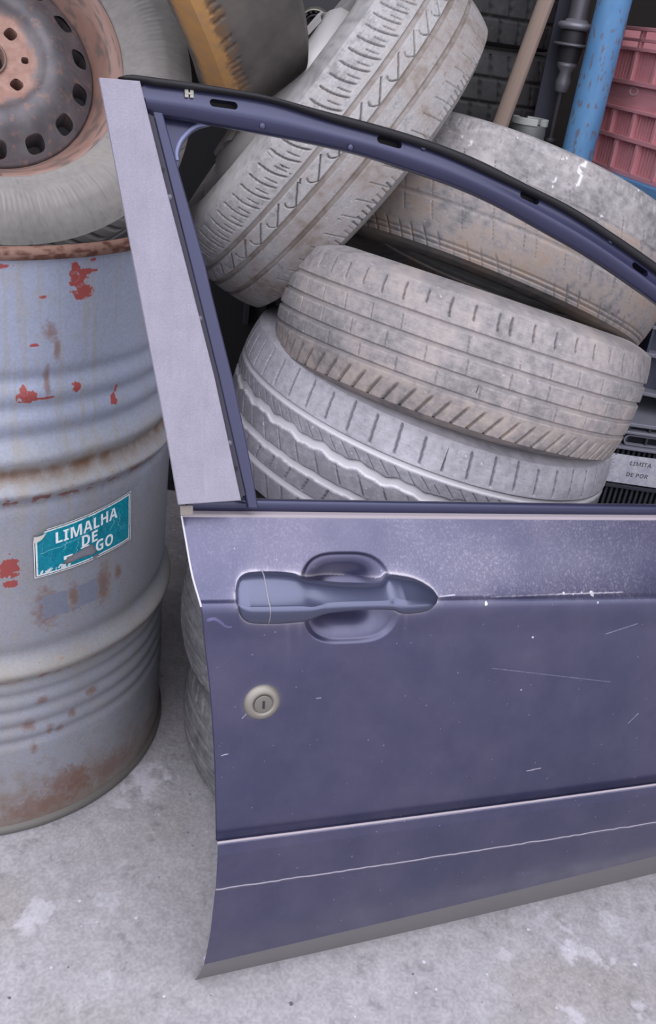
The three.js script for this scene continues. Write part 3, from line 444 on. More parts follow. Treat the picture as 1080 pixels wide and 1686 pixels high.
    scratch(0.04, 0.418, 0.052, 0.431, 0.0007, 0.5); scratch(0.37, 0.444, 0.56, 0.40, 0.0006, 0.25); scratch(0.285, 0.547, 0.31, 0.547, 0.0007, 0.7); scratch(0.36, 0.541, 0.46, 0.535, 0.0006, 0.45);
    for (let i = 0; i < 12; i++) { const t = i / 12; dot(-0.002 + 0.028 * t, 0.548 - 0.010 * t + 0.003 * Math.sin(t * 6), 0.0024 * (1 - 0.5 * t), [130, 128, 175], 0.5); }
    for (let i = 0; i < 160; i++) dot(rnd() * 0.7, rnd() * 0.65, 0.0005 + rnd() * 0.0005, [190, 186, 200], 0.5);
  }
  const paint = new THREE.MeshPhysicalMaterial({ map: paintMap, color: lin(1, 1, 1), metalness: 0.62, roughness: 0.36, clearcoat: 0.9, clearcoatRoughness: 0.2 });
  const plainPaint = new THREE.MeshPhysicalMaterial({ color: lin(0.034, 0.036, 0.088), metalness: 0.5, roughness: 0.38, clearcoat: 0.5, clearcoatRoughness: 0.15 });
  const dustPaint = mat('#a39aa0', 0.9);
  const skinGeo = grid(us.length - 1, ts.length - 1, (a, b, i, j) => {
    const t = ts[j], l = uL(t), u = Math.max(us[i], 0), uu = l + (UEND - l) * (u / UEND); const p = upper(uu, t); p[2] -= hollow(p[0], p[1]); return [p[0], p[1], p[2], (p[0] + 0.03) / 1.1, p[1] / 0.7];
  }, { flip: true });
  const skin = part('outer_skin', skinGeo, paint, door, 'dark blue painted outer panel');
  // hem along the rear edge (bare, chipped metal)
  const hemPts = []; for (let i = 0; i <= 60; i++) { const t = i / 60 * 0.5; const l = uL(t), p = upper(l, t); hemPts.push(V(p[0] - 0.0003, p[1], p[2] - 0.0012)); }
  part('hem', new THREE.TubeGeometry(new THREE.CatmullRomCurve3(hemPts), 80, 0.0013, 6), mat('#c3bfc8', 0.5), skin, 'bare chipped edge');
  const hem2 = []; for (let i = 0; i <= 60; i++) { const t = 0.5 + i / 60 * 0.5; const l = uL(t), p = upper(l, t); hem2.push(V(p[0] - 0.0002, p[1], p[2] - 0.0012)); }
  part('hem', new THREE.TubeGeometry(new THREE.CatmullRomCurve3(hem2), 80, 0.0009, 6), plainPaint, skin);
  // rub strip
  const strip = grid(60, 30, (a, b) => {
    const seq = [8, 9, 10, 11, 12], x = b * 4, i = Math.min(3, Math.floor(x)), f = x - i, A = L[seq[i]].clone().lerp(L[seq[i + 1]], f), C = Rr[seq[i]].clone().lerp(Rr[seq[i + 1]], f);
    const u = A.x + (UEND - A.x) * a, k = (u - A.x) / (C.x - A.x); return [u, A.y + (C.y - A.y) * k, A.z + (C.z - A.z) * k - 0.035 * Math.pow(Math.max(0, u - 0.1), 2) * 0.4, (u + 0.03) / 1.1, (A.y + (C.y - A.y) * k) / 0.7];
  }, { flip: true });
  part('rub_strip', strip, paint, door);
  // dust lying on the strip's upper ledge and the dried sealant line under it
  const edgeLine = (i, dv, dw, r, m, name, jitter, par) => { const P = []; for (let q = 0; q <= 120; q++) { const u = L[i].x + (UEND - L[i].x) * q / 120, k = (u - L[i].x) / (Rr[i].x - L[i].x); P.push(V(u, L[i].y + (Rr[i].y - L[i].y) * k + dv + jitter * (VN(q * 0.9, i) - 0.5), L[i].z + dw - 0.014 * Math.pow(Math.max(0, u - 0.1), 2))); } return part(name, new THREE.TubeGeometry(new THREE.CatmullRomCurve3(P), 360, r, 5), m, par || door); };
  edgeLine(9, 0.0003, -0.0012, 0.0017, dustPaint, 'dust_line', 0.0002);
  edgeLine(11, -0.002, -0.0006, 0.0011, mat('#8f8a98', 0.9), 'sealant_line', 0.0016);
  const low = (fn, n, m, name, label) => part(name, grid(60, n, (a, b) => { const l = fn(0.0, b); const u = -0.0 + 0.0; const A = fn === lo ? L[12].x + (L[14].x - L[12].x) * b : L[14].x + (L[16].x - L[14].x) * b; const uu = A + (UEND - A) * a; const p = fn(uu, b); return [p[0], p[1], p[2], (p[0] + 0.03) / 1.1, p[1] / 0.7]; }, { flip: true }), m, door, label);
  low(lo, 16, paint, 'lower_panel');
  low(lip, 10, mat('#6d6a6c', 0.75), 'sill_lip', 'grey undercoated lower lip');
  // belt ledge and flange above the skin
  const beltAt = (u) => { const k = (u - L[0].x) / (Rr[0].x - L[0].x); return [L[0].y + (Rr[0].y - L[0].y) * k, -0.06 - 0.014 * Math.pow(Math.max(0, u - 0.1), 2)]; };
  const beltStrip = (prof, u0, m, name, label) => part(name, grid(80, prof.length - 1, (a, b, i, j) => { const u = u0 + (UEND - u0) * a, q = beltAt(u), p = prof[j]; return [u, q[0] + p[0], q[1] + p[1], u / 1.1, b]; }), m, door, label);
  beltStrip([[-0.001, 0.0005], [0.0018, 0.0012], [0.0028, -0.001], [0.003, -0.010], [0.0034, -0.014]], -0.0198, dustPaint, 'belt_ledge', 'pale dusty ledge along the window belt');
  beltStrip([[0.0034, -0.012], [0.006, -0.0105], [0.013, -0.0105], [0.0165, -0.012], [0.0175, -0.016], [0.0165, -0.022], [0.0, -0.024]], -0.012, plainPaint, 'belt_flange');
  // inner shell
  const ish = new THREE.Shape(); ish.moveTo(0.06, 0.05); ish.lineTo(1.0, 0.05); ish.lineTo(1.03, 0.3); ish.lineTo(1.0, 0.55); ish.lineTo(0.05, 0.625); ish.lineTo(0.07, 0.4); ish.closePath();
  const ig = new THREE.ExtrudeGeometry(ish, { depth: 0.035, bevelEnabled: true, bevelSize: 0.006, bevelThickness: 0.006, bevelSegments: 2 }); ig.translate(0, 0, -0.125); part('inner_shell', ig, plainPaint, door);

  // handle
  const section = (x0, x1, n, m, name, parent) => part(name, grid(n, 26, (a, b) => {
    const u = x0 + (x1 - x0) * a, vt = hTop(u), vb = hBot(u), h = vt - vb, mid = (vt + vb) / 2;
    const endK = Math.min(1, (u - 0.029) / 0.014, (0.2865 - u) / 0.05), bulge = 0.005 + 0.0125 * Math.sqrt(clamp(endK));
    const wB = skinW(u, vb) - 0.002, wT = skinW(u, vt) - 0.002;
    const g = [[0, 0], [0.0, 0.25], [0.03, 0.46], [0.14, 0.66], [0.34, 0.90], [0.455, 1.0], [0.475, 1.0], [0.68, 0.86], [0.88, 0.66], [0.97, 0.46], [1, 0.18], [1, 0]];
    const x = b * (g.length - 1) * 1.18; if (x > g.length - 1) { const t = (x - (g.length - 1)) / ((g.length - 1) * 0.18); return [u, vt + (vb - vt) * t, wT + (wB - wT) * t - 0.003]; }
    const i = Math.min(g.length - 2, Math.floor(x)), f = x - i, sv = g[i][0] + (g[i + 1][0] - g[i][0]) * f; return [u, vb + h * sv, skinW(u, vb + h * sv) + 0.004 + bulge * (g[i][1] + (g[i + 1][1] - g[i][1]) * f) - 0.006];
  }, { flip: false }), m, parent);
  const hp = new THREE.MeshPhysicalMaterial({ color: lin(0.075, 0.084, 0.15), metalness: 0.64, roughness: 0.32, clearcoat: 0.8, clearcoatRoughness: 0.15 });
  const grip = section(0.0668, 0.2850, 150, hp, 'handle', door); grip.userData.label = 'dark blue pull handle';
  section(0.0308, 0.0656, 30, hp, 'handle_cap', grip);
  { const seam = section(0.0656, 0.0668, 2, dustPaint, 'cap_seam', grip); seam.position.z = -0.0006; }
  // lock
  {
    const w0 = skinW(0.0635, 0.4373); const chrome = mat('#8f8a82', 0.5, { metalness: 0.6 });
    const lathe = (p, n = 40) => { const g = new THREE.LatheGeometry(p.map((q) => new THREE.Vector2(q[0], q[1])), n); g.rotateX(Math.PI / 2); g.translate(0.0635, 0.4373, w0); return g; };
    const ring = part('key_lock', lathe([[0.0225, -0.002], [0.0225, 0.001], [0.0212, 0.0035], [0.0185, 0.0062], [0.0150, 0.0072], [0.0125, 0.0068], [0.0120, 0.0045], [0.0, 0.0045]]), chrome, door, 'worn chrome lock ring');
    part('lock_barrel', lathe([[0.0112, 0.003], [0.0112, 0.0066], [0.0102, 0.0076], [0.0, 0.0078]]), mat('#77746e', 0.5, { metalness: 0.5 }), ring);
    part('key_slot', rbox(0.0028, 0.010, 0.0012, 0.0635, 0.4373, w0 + 0.0079, 0.0004), mat('#26252a', 0.7), ring);
  }

  // ---- window frame: a plane leaning inwards above the belt
  const FP = V(0, 0.6601, -0.045), FT = Math.atan(0.14);
  const toFrame = new THREE.Matrix4().makeRotationX(-FT).setPosition(FP);
  const F = (g, dw = 0) => { g.translate(0, 0, dw); g.applyMatrix4(toFrame); return g; };
  const shapeOf = (pts) => { const s = new THREE.Shape(); pts.forEach((p, i) => (i ? s.lineTo(p[0], p[1]) : s.moveTo(p[0], p[1]))); s.closePath(); return s; };
  const ext = (pts, depth, bevel = 0.001) => { const g = new THREE.ExtrudeGeometry(shapeOf(pts), { depth, bevelEnabled: bevel > 0, bevelSize: bevel, bevelThickness: bevel, bevelOffset: -bevel, bevelSegments: 2 }); return g; };
  const trimMap = tex(512, 512, (u, v) => { const n = vf(u * 8, v * 8, 4), g = VN(u * 256, v * 256), s = vf(u * 40, v * 5, 3); let k = 0.60 + (n - 0.5) * 0.05 + (g - 0.5) * 0.05 + (s - 0.5) * 0.03; if (VN(u * 90 + 3, v * 90) > 0.985) k += 0.12; return [k * 0.985, k * 0.965, k * 1.03]; });
  const trimBump = tex(512, 512, (u, v) => { const g = 0.5 + (VN(u * 256, v * 256) - 0.5) * 0.8; return [g, g, g]; }, false);
  trimMap.repeat.set(5, 5); trimBump.repeat.set(5, 5);
  part('pillar_trim', F(ext(DOOR.app, 0.005, 0.0012), 0.005), mat([0.92, 0.91, 0.96], 0.72, { map: trimMap, bumpMap: trimBump, bumpScale: 0.0002 }), door, 'grainy grey plastic pillar trim');
  const rubber = mat('#3a3844', 0.7), black = mat('#17161b', 0.65);
  const chan = part('seal_channel', F(ext(DOOR.chan, 0.003, 0.0006), -0.002), rubber, door, 'dark channel with rivets');
  const disk = (x, y, r, h, m, name, par, dw) => part(name, F((() => { const g = new THREE.SphereGeometry(r, 14, 8, 0, TWO, 0, Math.PI / 2); g.rotateX(Math.PI / 2); g.scale(1, 1, h); g.translate(x, y, dw); return g; })()), m, par);
  for (const p of DOOR.rivC) disk(p[0] - 0.0004, p[1], 0.0034, 0.6, mat('#6a6874', 0.4, { metalness: 0.4 }), 'rivet', chan, 0.0012);
  for (const p of DOOR.holeC) { const g = new THREE.CylinderGeometry(0.0026, 0.0026, 0.0006, 16); g.rotateX(Math.PI / 2); g.translate(p[0], p[1], 0.0019); part('hole', F(g), black, chan); }
  const guide = part('guide_rail', F(ext(DOOR.guide, 0.008, 0.0015), -0.012), plainPaint, door, 'blue guide rail of the window');
  for (const p of DOOR.dimG) disk(p[0], p[1], 0.0034, 0.5, plainPaint, 'dimple', guide, -0.0042);
  // roof rail of the window: lofted strip with four slots
  const polyAt = (pts, tail) => { const all = [...pts, ...tail], c = new THREE.CatmullRomCurve3(all.map((p) => V(p[0], p[1], 0)), false, 'centripetal').getPoints(500); return (u) => { let i = 0; while (i < c.length - 2 && c[i + 1].x < u) i++; const a = c[i], b = c[i + 1]; return a.y + (b.y - a.y) * clamp((u - a.x) / (b.x - a.x + 1e-9)); }; };
  const smooth = (f) => (u) => { let a = 0, w = 0; for (let k = -10; k <= 10; k++) { const q = 1 - Math.abs(k) / 11, x = u + k * 0.005; if (x < -0.055) continue; a += q * (f(x) - (f(Math.min(x + 0.002, 1.02)) - f(x)) / 0.002 * 0); w += q; } return a / w; };
  const topY = polyAt(DOOR.top, [[0.72, 0.228], [0.86, 0.13], [0.98, 0.02], [1.03, -0.03]]), midY = polyAt(DOOR.mid, [[0.72, 0.214], [0.86, 0.115], [0.98, 0.005], [1.03, -0.045]]), lowY = polyAt(DOOR.low, [[0.72, 0.176], [0.86, 0.072], [0.95, -0.02], [1.03, -0.10]]);
  const mS = smooth(midY), lS = smooth(lowY), tS = smooth(topY);
  const railLoop = [[0, -0.002], [0.06, 0.001], [0.25, 0.000], [0.5, 0.0025], [0.62, 0.0035], [0.78, 0.001], [0.94, -0.003], [1, -0.007], [0.97, -0.014], [0.6, -0.012], [0.3, -0.012], [0, -0.012]];
  const NR = 180, U0 = -0.056, U1 = 1.02, ringN = railLoop.length;
  const rpos = [], ridx = [], ruv = [];
  for (let i = 0; i <= NR; i++) { const u = U0 + (U1 - U0) * i / NR, a = mS(u) + 0.002, b = lS(u); for (const [s, w] of railLoop) { rpos.push(u, a + (b - a) * s, w); ruv.push(u, s); } }
  for (let i = 0; i < NR; i++) for (let k = 0; k < ringN; k++) { const k2 = (k + 1) % ringN, a = i * ringN + k, b = i * ringN + k2, c = a + ringN, d = b + ringN; ridx.push(a, b, c, b, d, c); }
  for (let k = 1; k < ringN - 1; k++) { ridx.push(0, k + 1, k); const o = NR * ringN; ridx.push(o, o + k, o + k + 1); }
  const rg = new THREE.BufferGeometry(); rg.setAttribute('position', new THREE.Float32BufferAttribute(rpos, 3)); rg.setAttribute('uv', new THREE.Float32BufferAttribute(ruv, 2)); rg.setIndex(ridx); rg.computeVertexNormals();
  let rb = new Brush(rg); const ev = new Evaluator(); ev.attributes = ['position', 'normal', 'uv'];
  const slotLen = [0.0205, 0.021, 0.019, 0.019], slotH = [0.0042, 0.0045, 0.0046, 0.0044];
  DOOR.slots.forEach((p, i) => { const sl = (mS(p[0] + 0.02) - mS(p[0] - 0.02)) / 0.04, sh = new THREE.Shape(), l = slotLen[i] / 1.35, r = slotH[i]; sh.absarc(l - r, 0, r, -Math.PI / 2, Math.PI / 2); sh.absarc(-(l - r), 0, r, Math.PI / 2, Math.PI * 1.5); const g = new THREE.ExtrudeGeometry(sh, { depth: 0.05, bevelEnabled: false, curveSegments: 8 }); g.translate(0, 0, -0.03); g.rotateZ(Math.atan(sl)); g.translate(p[0], p[1], 0); rb = ev.evaluate(rb, new Brush(g), SUBTRACTION); });
  const rail = part('window_rail', F(rb.geometry), plainPaint, door, 'blue window rail with oval slots');
  part('rail_backing', F(grid(120, 4, (a, b, i, j) => { const u = -0.03 + 0.7 * a, t = mS(u) + 0.008, l = lS(u) + 0.006, q = [[0, -0.0125], [0.0, -0.02], [0.5, -0.022], [1, -0.02], [1, -0.0125]][j]; return [u, t + (l - t) * q[0], q[1]]; })), black, rail);
  for (const p of DOOR.dimR) disk(p[0], p[1], 0.0036, 0.45, plainPaint, 'dimple', rail, 0.001);
  part('clip', F(merge([rbox(0.004, 0.008, 0.003, -0.0095, 0.4425, 0.002, 0.0008), rbox(0.004, 0.008, 0.003, -0.004, 0.4425, 0.002, 0.0008), rbox(0.008, 0.0022, 0.003, -0.007, 0.4425, 0.0025, 0.0006)])), mat('#a7a59a', 0.6), rail, 'pale retaining clip');
  // seal on top of the rail
  const sealLoop = [[0, 0], [0.1, 0.006], [0.5, 0.0085], [0.9, 0.0075], [1.12, 0.004], [1.1, -0.004], [0.5, -0.008], [0, -0.006]];
  part('weather_seal', F(grid(160, sealLoop.length, (a, b, i, j) => { const u = -0.079 + (1.02 + 0.079) * a, t = tS(u) + (u < -0.07 ? -0.0015 : 0), m = mS(u) - (u < -0.05 ? 0.0 : 0.001), q = sealLoop[j % sealLoop.length], e = sst(-0.0795, -0.074, u); const th = (t - m) * e, cm = (t + m) / 2; return [u, cm + th / 2 - th * q[0], q[1] * (0.3 + 0.7 * e)]; }, { flip: true })), black, door, 'black rubber seal along the top');
  // curved gusset in the window corner
  const gus = shapeOf([[-0.036, 0.424], [0.03, 0.424], [0.0185, 0.4195], ...DOOR.arcI.slice().reverse().slice(1), [-0.02, 0.35], [-0.026, 0.372]]);
  const gg = new THREE.ExtrudeGeometry(gus, { depth: 0.004, bevelEnabled: true, bevelSize: 0.001, bevelThickness: 0.001, bevelSegments: 2 }); part('corner_gusset', F(gg, -0.026), plainPaint, door, 'blue rounded corner piece');
  const al = new THREE.CatmullRomCurve3(DOOR.arcI.map((p) => V(p[0] - 0.002, p[1] + 0.0015, -0.021))); part('corner_lip', F(new THREE.TubeGeometry(al, 40, 0.0022, 8)), mat('#8a90b4', 0.4), door);  // lip coloured pale as a painted highlight along the arc
  // small hem of the trim's foot
  part('trim_foot', F(rbox(0.014, 0.011, 0.006, -0.0185, 0.003, 0.002, 0.001)), mat('#857d78', 0.85), door, 'dusty bracket under the trim');
}

// ---------------------------------------------------------------- things at the back
const steelBlack = mat('#1d1c20', 0.7, { metalness: 0.2 });
{
  const c = thing('added_cabinet', 'added black cabinet standing in for the darkness behind the tyre heap', 'cabinet', [-0.2, 0, -2.392]);  // made-up cabinet: black stand-in for the dark gap, carries the parts behind
  part('carcass', rbox(1.1, 0.965, 0.6, 0, 0.4825, 0, 0.006), steelBlack, c);
  for (const x of [-0.275, 0.275]) { const d = part('door', rbox(0.53, 0.9, 0.018, x, 0.49, 0.31, 0.003), steelBlack, c); part('handle', rbox(0.015, 0.12, 0.02, x + (x < 0 ? 0.22 : -0.22), 0.55, 0.328, 0.003), mat('#3a3a40', 0.5, { metalness: 0.5 }), d); }
}
// block tread tyres lying on the cabinet
for (const [i, y, x] of [[0, 1.052, 0.15], [1, 1.222, 0.14]]) {
  const R = 0.25, s = arc(R);
  makeTyre(i ? 'knobbly_tyre_casing_001' : 'knobbly_tyre_casing', i ? 'upper dark block-tread tyre on the cabinet, left of the brown pole' : 'lower dark block-tread tyre on the cabinet, left of the brown pole', [x, y, -2.4], [0.02, 1, i * 0.03 + 0.005],
    { R, W: 0.16, rim: 0.165, tw: 0.07, NT: 420, NA: 48, crown: 0.008, pattern: (th, a) => Math.max(0.007 * line(rep(s(th) + (Math.abs(a) > 0.024 ? 0.02 : 0) + a * 0.2, 0.045), 0.003), 0.007 * line(Math.abs(a) - 0.024, 0.003)), color: dusty({ rubber: [0.04, 0.039, 0.041], dust: [0.07, 0.069, 0.07], dustAmt: 0.4, fill: -0.4, brownAmt: -0.4, sd: 70 + i * 9 }) }, { group: 'dark tyres on the cabinet' });
}
{
  const g = thing('gear_hub', 'dark gearbox hub with a toothed ring, between the bald tyre and the tilted wheel', 'car part', [-0.168, 0.945, -2.13]);
  const cast = mat('#4a484d', 0.6, { metalness: 0.35 });
  part('housing', merge([rbox(0.16, 0.12, 0.12, -0.01, 0.082, -0.03, 0.015), (() => { const q = new THREE.CylinderGeometry(0.072, 0.09, 0.13, 32); q.rotateX(Math.PI / 2); q.translate(0.0, 0.178, -0.04); return q; })(), (() => { const q = new THREE.CylinderGeometry(0.05, 0.06, 0.15, 24); q.rotateX(Math.PI / 2); q.rotateY(0.3); q.translate(0.1, 0.20, -0.05); return q; })()]), cast, g);
  const lathe = (p) => { const q = new THREE.LatheGeometry(p.map((v) => new THREE.Vector2(v[0], v[1])), 48); q.rotateX(Math.PI / 2); q.rotateX(0.25); q.translate(0, 0.182, 0.03); return q; };
  const ring = part('ring', lathe([[0.024, -0.01], [0.0335, -0.008], [0.0345, 0.01], [0.032, 0.014], [0.0295, 0.012], [0.028, -0.004], [0.024, -0.006]]), mat('#9a978c', 0.4, { metalness: 0.6 }), g, 'shiny ring');
  part('bore', lathe([[0.022, -0.008], [0.0225, 0.008], [0.0185, 0.008], [0.018, -0.008], [0, -0.01]]), mat('#6f6d72', 0.5, { metalness: 0.5 }), g);
  for (let i = 0; i < 16; i++) { const q = rbox(0.0045, 0.0055, 0.014, 0, -0.0275, 0, 0.001); q.rotateZ(i / 16 * TWO); q.rotateX(0.25); q.translate(0, 0.182, 0.034); part('tooth', q, mat('#85827c', 0.45, { metalness: 0.5 }), ring); }
}
{
  const p = thing('wooden_pole', 'pale brown wooden pole leaning behind the topmost tyre', 'pole');
  const A = V(0.0724, 0.0, -2.045), Bp = V(0.356, 1.666, -2.045), dir = Bp.clone().sub(A), len = dir.length();
  const wm = mat([0.9, 0.9, 0.9], 0.6, { map: tex(64, 512, (u, v) => mix3(rgb(150, 128, 116), rgb(182, 164, 150), vf(u * 16, v * 9, 4))) });
  const g = new THREE.LatheGeometry([[0, 0], [0.014, 0.002], [0.0165, 0.012], [0.0165, len - 0.012], [0.012, len - 0.001], [0, len]].map((v) => new THREE.Vector2(v[0], v[1])), 24);
  g.applyQuaternion(new THREE.Quaternion().setFromUnitVectors(Y, dir.clone().normalize())); g.translate(A.x, 0.006, A.z);
  part('shaft', g, wm, p);
}
{
  const b = thing('steel_bar', 'dark slate steel flat bar standing between the pole and the blue post', 'bar', [0.345, 0.966, -2.17]);
  part('bar', merge([rbox(0.045, 0.7, 0.008, 0, 0.35, 0, 0.002), rbox(0.06, 0.012, 0.04, 0, 0.006, 0, 0.002)]), mat('#3b3b48', 0.6, { metalness: 0.3 }), b);
}
{
  const n = thing('castle_nut', 'small pale slotted collar standing behind the topmost tyre', 'car part', [0.308, 0.966, -2.1]); n.scale.setScalar(1.15);
  const gm = mat('#6f7272', 0.5, { metalness: 0.3 });
  part('body', new THREE.LatheGeometry([[0.0, 0.0], [0.03, 0.0], [0.032, 0.004], [0.031, 0.030], [0.024, 0.030], [0.022, 0.004], [0, 0.004]].map((v) => new THREE.Vector2(v[0], v[1])), 40), gm, n);
  for (const [a, l] of [[1.75, 2.3], [4.7, 2.3]]) { const sh = new THREE.Shape(); sh.absarc(0, 0, 0.032, a - l / 2, a + l / 2); sh.absarc(0, 0, 0.024, a + l / 2, a - l / 2, true); const q = new THREE.ExtrudeGeometry(sh, { depth: 0.010, bevelEnabled: true, bevelSize: 0.001, bevelThickness: 0.001, bevelSegments: 2, curveSegments: 20 }); q.rotateX(-Math.PI / 2); q.rotateY(Math.PI / 2 + 0.5); q.translate(0, 0.030, 0); part('lug', q, mat('#b9bdb8', 0.5), n, 'pale raised crescent'); }
}
{
  const s = thing('shock_absorber', 'grey shock absorber strut with round spring plates, standing left of the blue post', 'car part', [0.362, 0.966, -2.125]);
  const gm = mat('#7c7a80', 0.45, { metalness: 0.4 }), dk = mat('#3c3a3e', 0.6, { metalness: 0.3 });
  const lat = (p) => new THREE.LatheGeometry(p.map((v) => new THREE.Vector2(v[0], v[1])), 40);
  part('rod', lat([[0, 0], [0.014, 0], [0.014, 0.01], [0.006, 0.014], [0.006, 0.15], [0, 0.15]]), dk, s);
  part('bolt', lat([[0.006, 0.10], [0.014, 0.104], [0.016, 0.122], [0.012, 0.14], [0.02, 0.15], [0.02, 0.158], [0.006, 0.16]]), gm, s);
  part('lower_plate', lat([[0.005, 0.186], [0.036, 0.188], [0.038, 0.191], [0.036, 0.194], [0.005, 0.196]]), gm, s);
  part('bush', lat([[0.02, 0.158], [0.022, 0.17], [0.026, 0.19], [0.026, 0.215], [0.02, 0.222]]), dk, s);
  part('spring_plate', lat([[0.01, 0.218], [0.030, 0.218], [0.036, 0.223], [0.037, 0.228], [0.033, 0.232], [0.024, 0.233], [0.021, 0.238], [0, 0.238]]), mat('#a3a0a8', 0.45, { metalness: 0.3 }), s);
  part('tube', lat([[0, 0.236], [0.0195, 0.236], [0.0195, 0.52], [0.015, 0.53], [0, 0.53]]), gm, s);
}
// blue rack with crates
{
  const bm = mat([0.9, 0.9, 0.92], 0.55, { map: tex(256, 1024, (u, v) => { const n = vf(u * 9, v * 40, 4), m = vf(u * 26 + 7, v * 110, 4); return mix3(mix3(rgb(92, 148, 200), rgb(118, 168, 212), n), rgb(122, 110, 122), sst(0.60, 0.72, m) * 0.75); }) });
  const r = thing('blue_rack', 'blue painted steel rack with a round post, carrying the red crate', 'rack', [0.416, 0, -2.07]);
  part('post', (() => { const g = new THREE.CylinderGeometry(0.0335, 0.0335, 1.9, 32); g.translate(0, 0.95, 0); return g; })(), bm, r);
  const dir = V(0.32, 0, 0.947), nrm = V(-0.947, 0, 0.32), P0 = V(0.514, 0.928, -2.109);
  const q = new THREE.Quaternion().setFromRotationMatrix(new THREE.Matrix4().makeBasis(dir, Y, nrm));
  const loc = (g, x, y, z) => { g.translate(x, y, z); g.applyQuaternion(q); g.translate(P0.x - 0.416, P0.y, P0.z + 2.07); return g; };
  part('rail', loc(rbox(1.0, 0.036, 0.03, 0, 0, 0, 0.004), 0.12, -0.018, 0), bm, r);
  part('shelf', loc(rbox(1.0, 0.012, 0.48, 0, 0, 0, 0.002), 0.12, -0.008, -0.255), mat('#3a3c46', 0.7), r);
  part('bracket', loc(rbox(0.05, 0.03, 0.14, 0, 0, 0, 0.003), 0.0, -0.03, 0.06), bm, r);
  for (const [x, z] of [[0.60, -0.02], [0.60, -0.48], [-0.36, -0.48]]) part('post', loc((() => { const g = new THREE.CylinderGeometry(0.018, 0.018, 0.93, 20); return g; })(), x, -0.463, z), bm, r);
  // red crate
  const c = thing('red_crate', 'faded red plastic crate with slotted sides on the blue rack', 'crate', [P0.x, P0.y, P0.z]); c.quaternion.copy(q);
  const rm = mat([0.9, 0.9, 0.92], 0.6, { map: tex(256, 256, (u, v) => { const n = vf(u * 7, v * 7, 5); return mix3(rgb(214, 140, 146), rgb(236, 172, 176), n); }) });
  const X0 = -0.14, X1 = 0.42, H = 0.276, D = 0.36, k = H / 0.243;
  const Lh = X1 - X0, xm = (X0 + X1) / 2;
  const bars = [[0.243, 0.006, 0.012], [0.225, 0.005, 0.006], [0.210, 0.006, 0.01], [0.155, 0.008, 0.010], [0.110, 0.006, 0.010], [0.062, 0.008, 0.010], [0.004, 0.008, 0.008]];
  for (const [y, h, dz] of bars) part('bar', rbox(Lh, h * k, 0.012 + dz, xm, y * k, -0.006 + dz / 2 - 0.004, 0.001), rm, c);
  part('panel', rbox(Lh, 0.042 * k, 0.006, xm, 0.132 * k, -0.006, 0.001), rm, c, 'plain band between the slots');
  { const e = new THREE.Shape(); e.absellipse(0, 0, 0.017, 0.009, 0, TWO); const h = new THREE.Path(); h.absellipse(0, 0, 0.0135, 0.006, 0, TWO); e.holes.push(h); const em = new THREE.ExtrudeGeometry(e, { depth: 0.0015, bevelEnabled: false }); em.translate(-0.015, 0.142 * k, -0.003); part('emblem', em, mat('#d9b6b8', 0.7), c, 'faint pale oval emblem'); }
  for (let x = X0 + 0.02, i = 0; x < X1; x += 0.085, i++) { part('rib', rbox(0.010, 0.055 * k, 0.014, x, 0.182 * k, -0.003, 0.001), rm, c); part('rib', rbox(0.010, 0.05 * k, 0.014, x - 0.03, 0.086 * k, -0.003, 0.001), rm, c); part('rib', rbox(0.010, 0.058 * k, 0.014, x + 0.01, 0.033 * k, -0.003, 0.001), rm, c); part('rib', rbox(0.008, 0.034 * k, 0.01, x, 0.226 * k, -0.003, 0.001), rm, c); }
  for (const [y, h] of [[0.182, 0.055], [0.086, 0.05], [0.033, 0.058]]) { const list = []; for (let x = X0; x < X1; x += 0.0115) list.push(box(0.0055, h * k, 0.005, x, y * k, -0.008)); const s = part('slats', merge(list), rm, c); s.userData.kind = 'stuff'; }
  part('end_panel', rbox(0.006, H, D, X0, H / 2, -D / 2, 0.001), rm, c); part('end_panel', rbox(0.006, H, D, X1, H / 2, -D / 2, 0.001), rm, c); part('back_panel', rbox(Lh, H, 0.006, xm, H / 2, -D, 0.001), rm, c); part('base', rbox(Lh, 0.008, D, xm, 0.004, -D / 2, 0.001), rm, c);
  // scrap brackets in the crate
  const w = thing('rusty_plate', 'rusty brown scrap plate sticking up out of the red crate', 'scrap', [P0.x, P0.y, P0.z]); w.quaternion.copy(q);
  const wg = new THREE.ExtrudeGeometry(shapeFrom([[-0.05, 0], [0.22, 0], [0.24, 0.30], [0.12, 0.36], [-0.02, 0.29]]), { depth: 0.012, bevelEnabled: true, bevelSize: 0.002, bevelThickness: 0.002, bevelSegments: 1 }); wg.translate(0.04, 0.01, -0.12);
  part('plate', wg, mat('#6b3a2a', 0.8), w);
}
function shapeFrom(pts) { const s = new THREE.Shape(); pts.forEach((p, i) => (i ? s.lineTo(p[0], p[1]) : s.moveTo(p[0], p[1]))); s.closePath(); return s; }
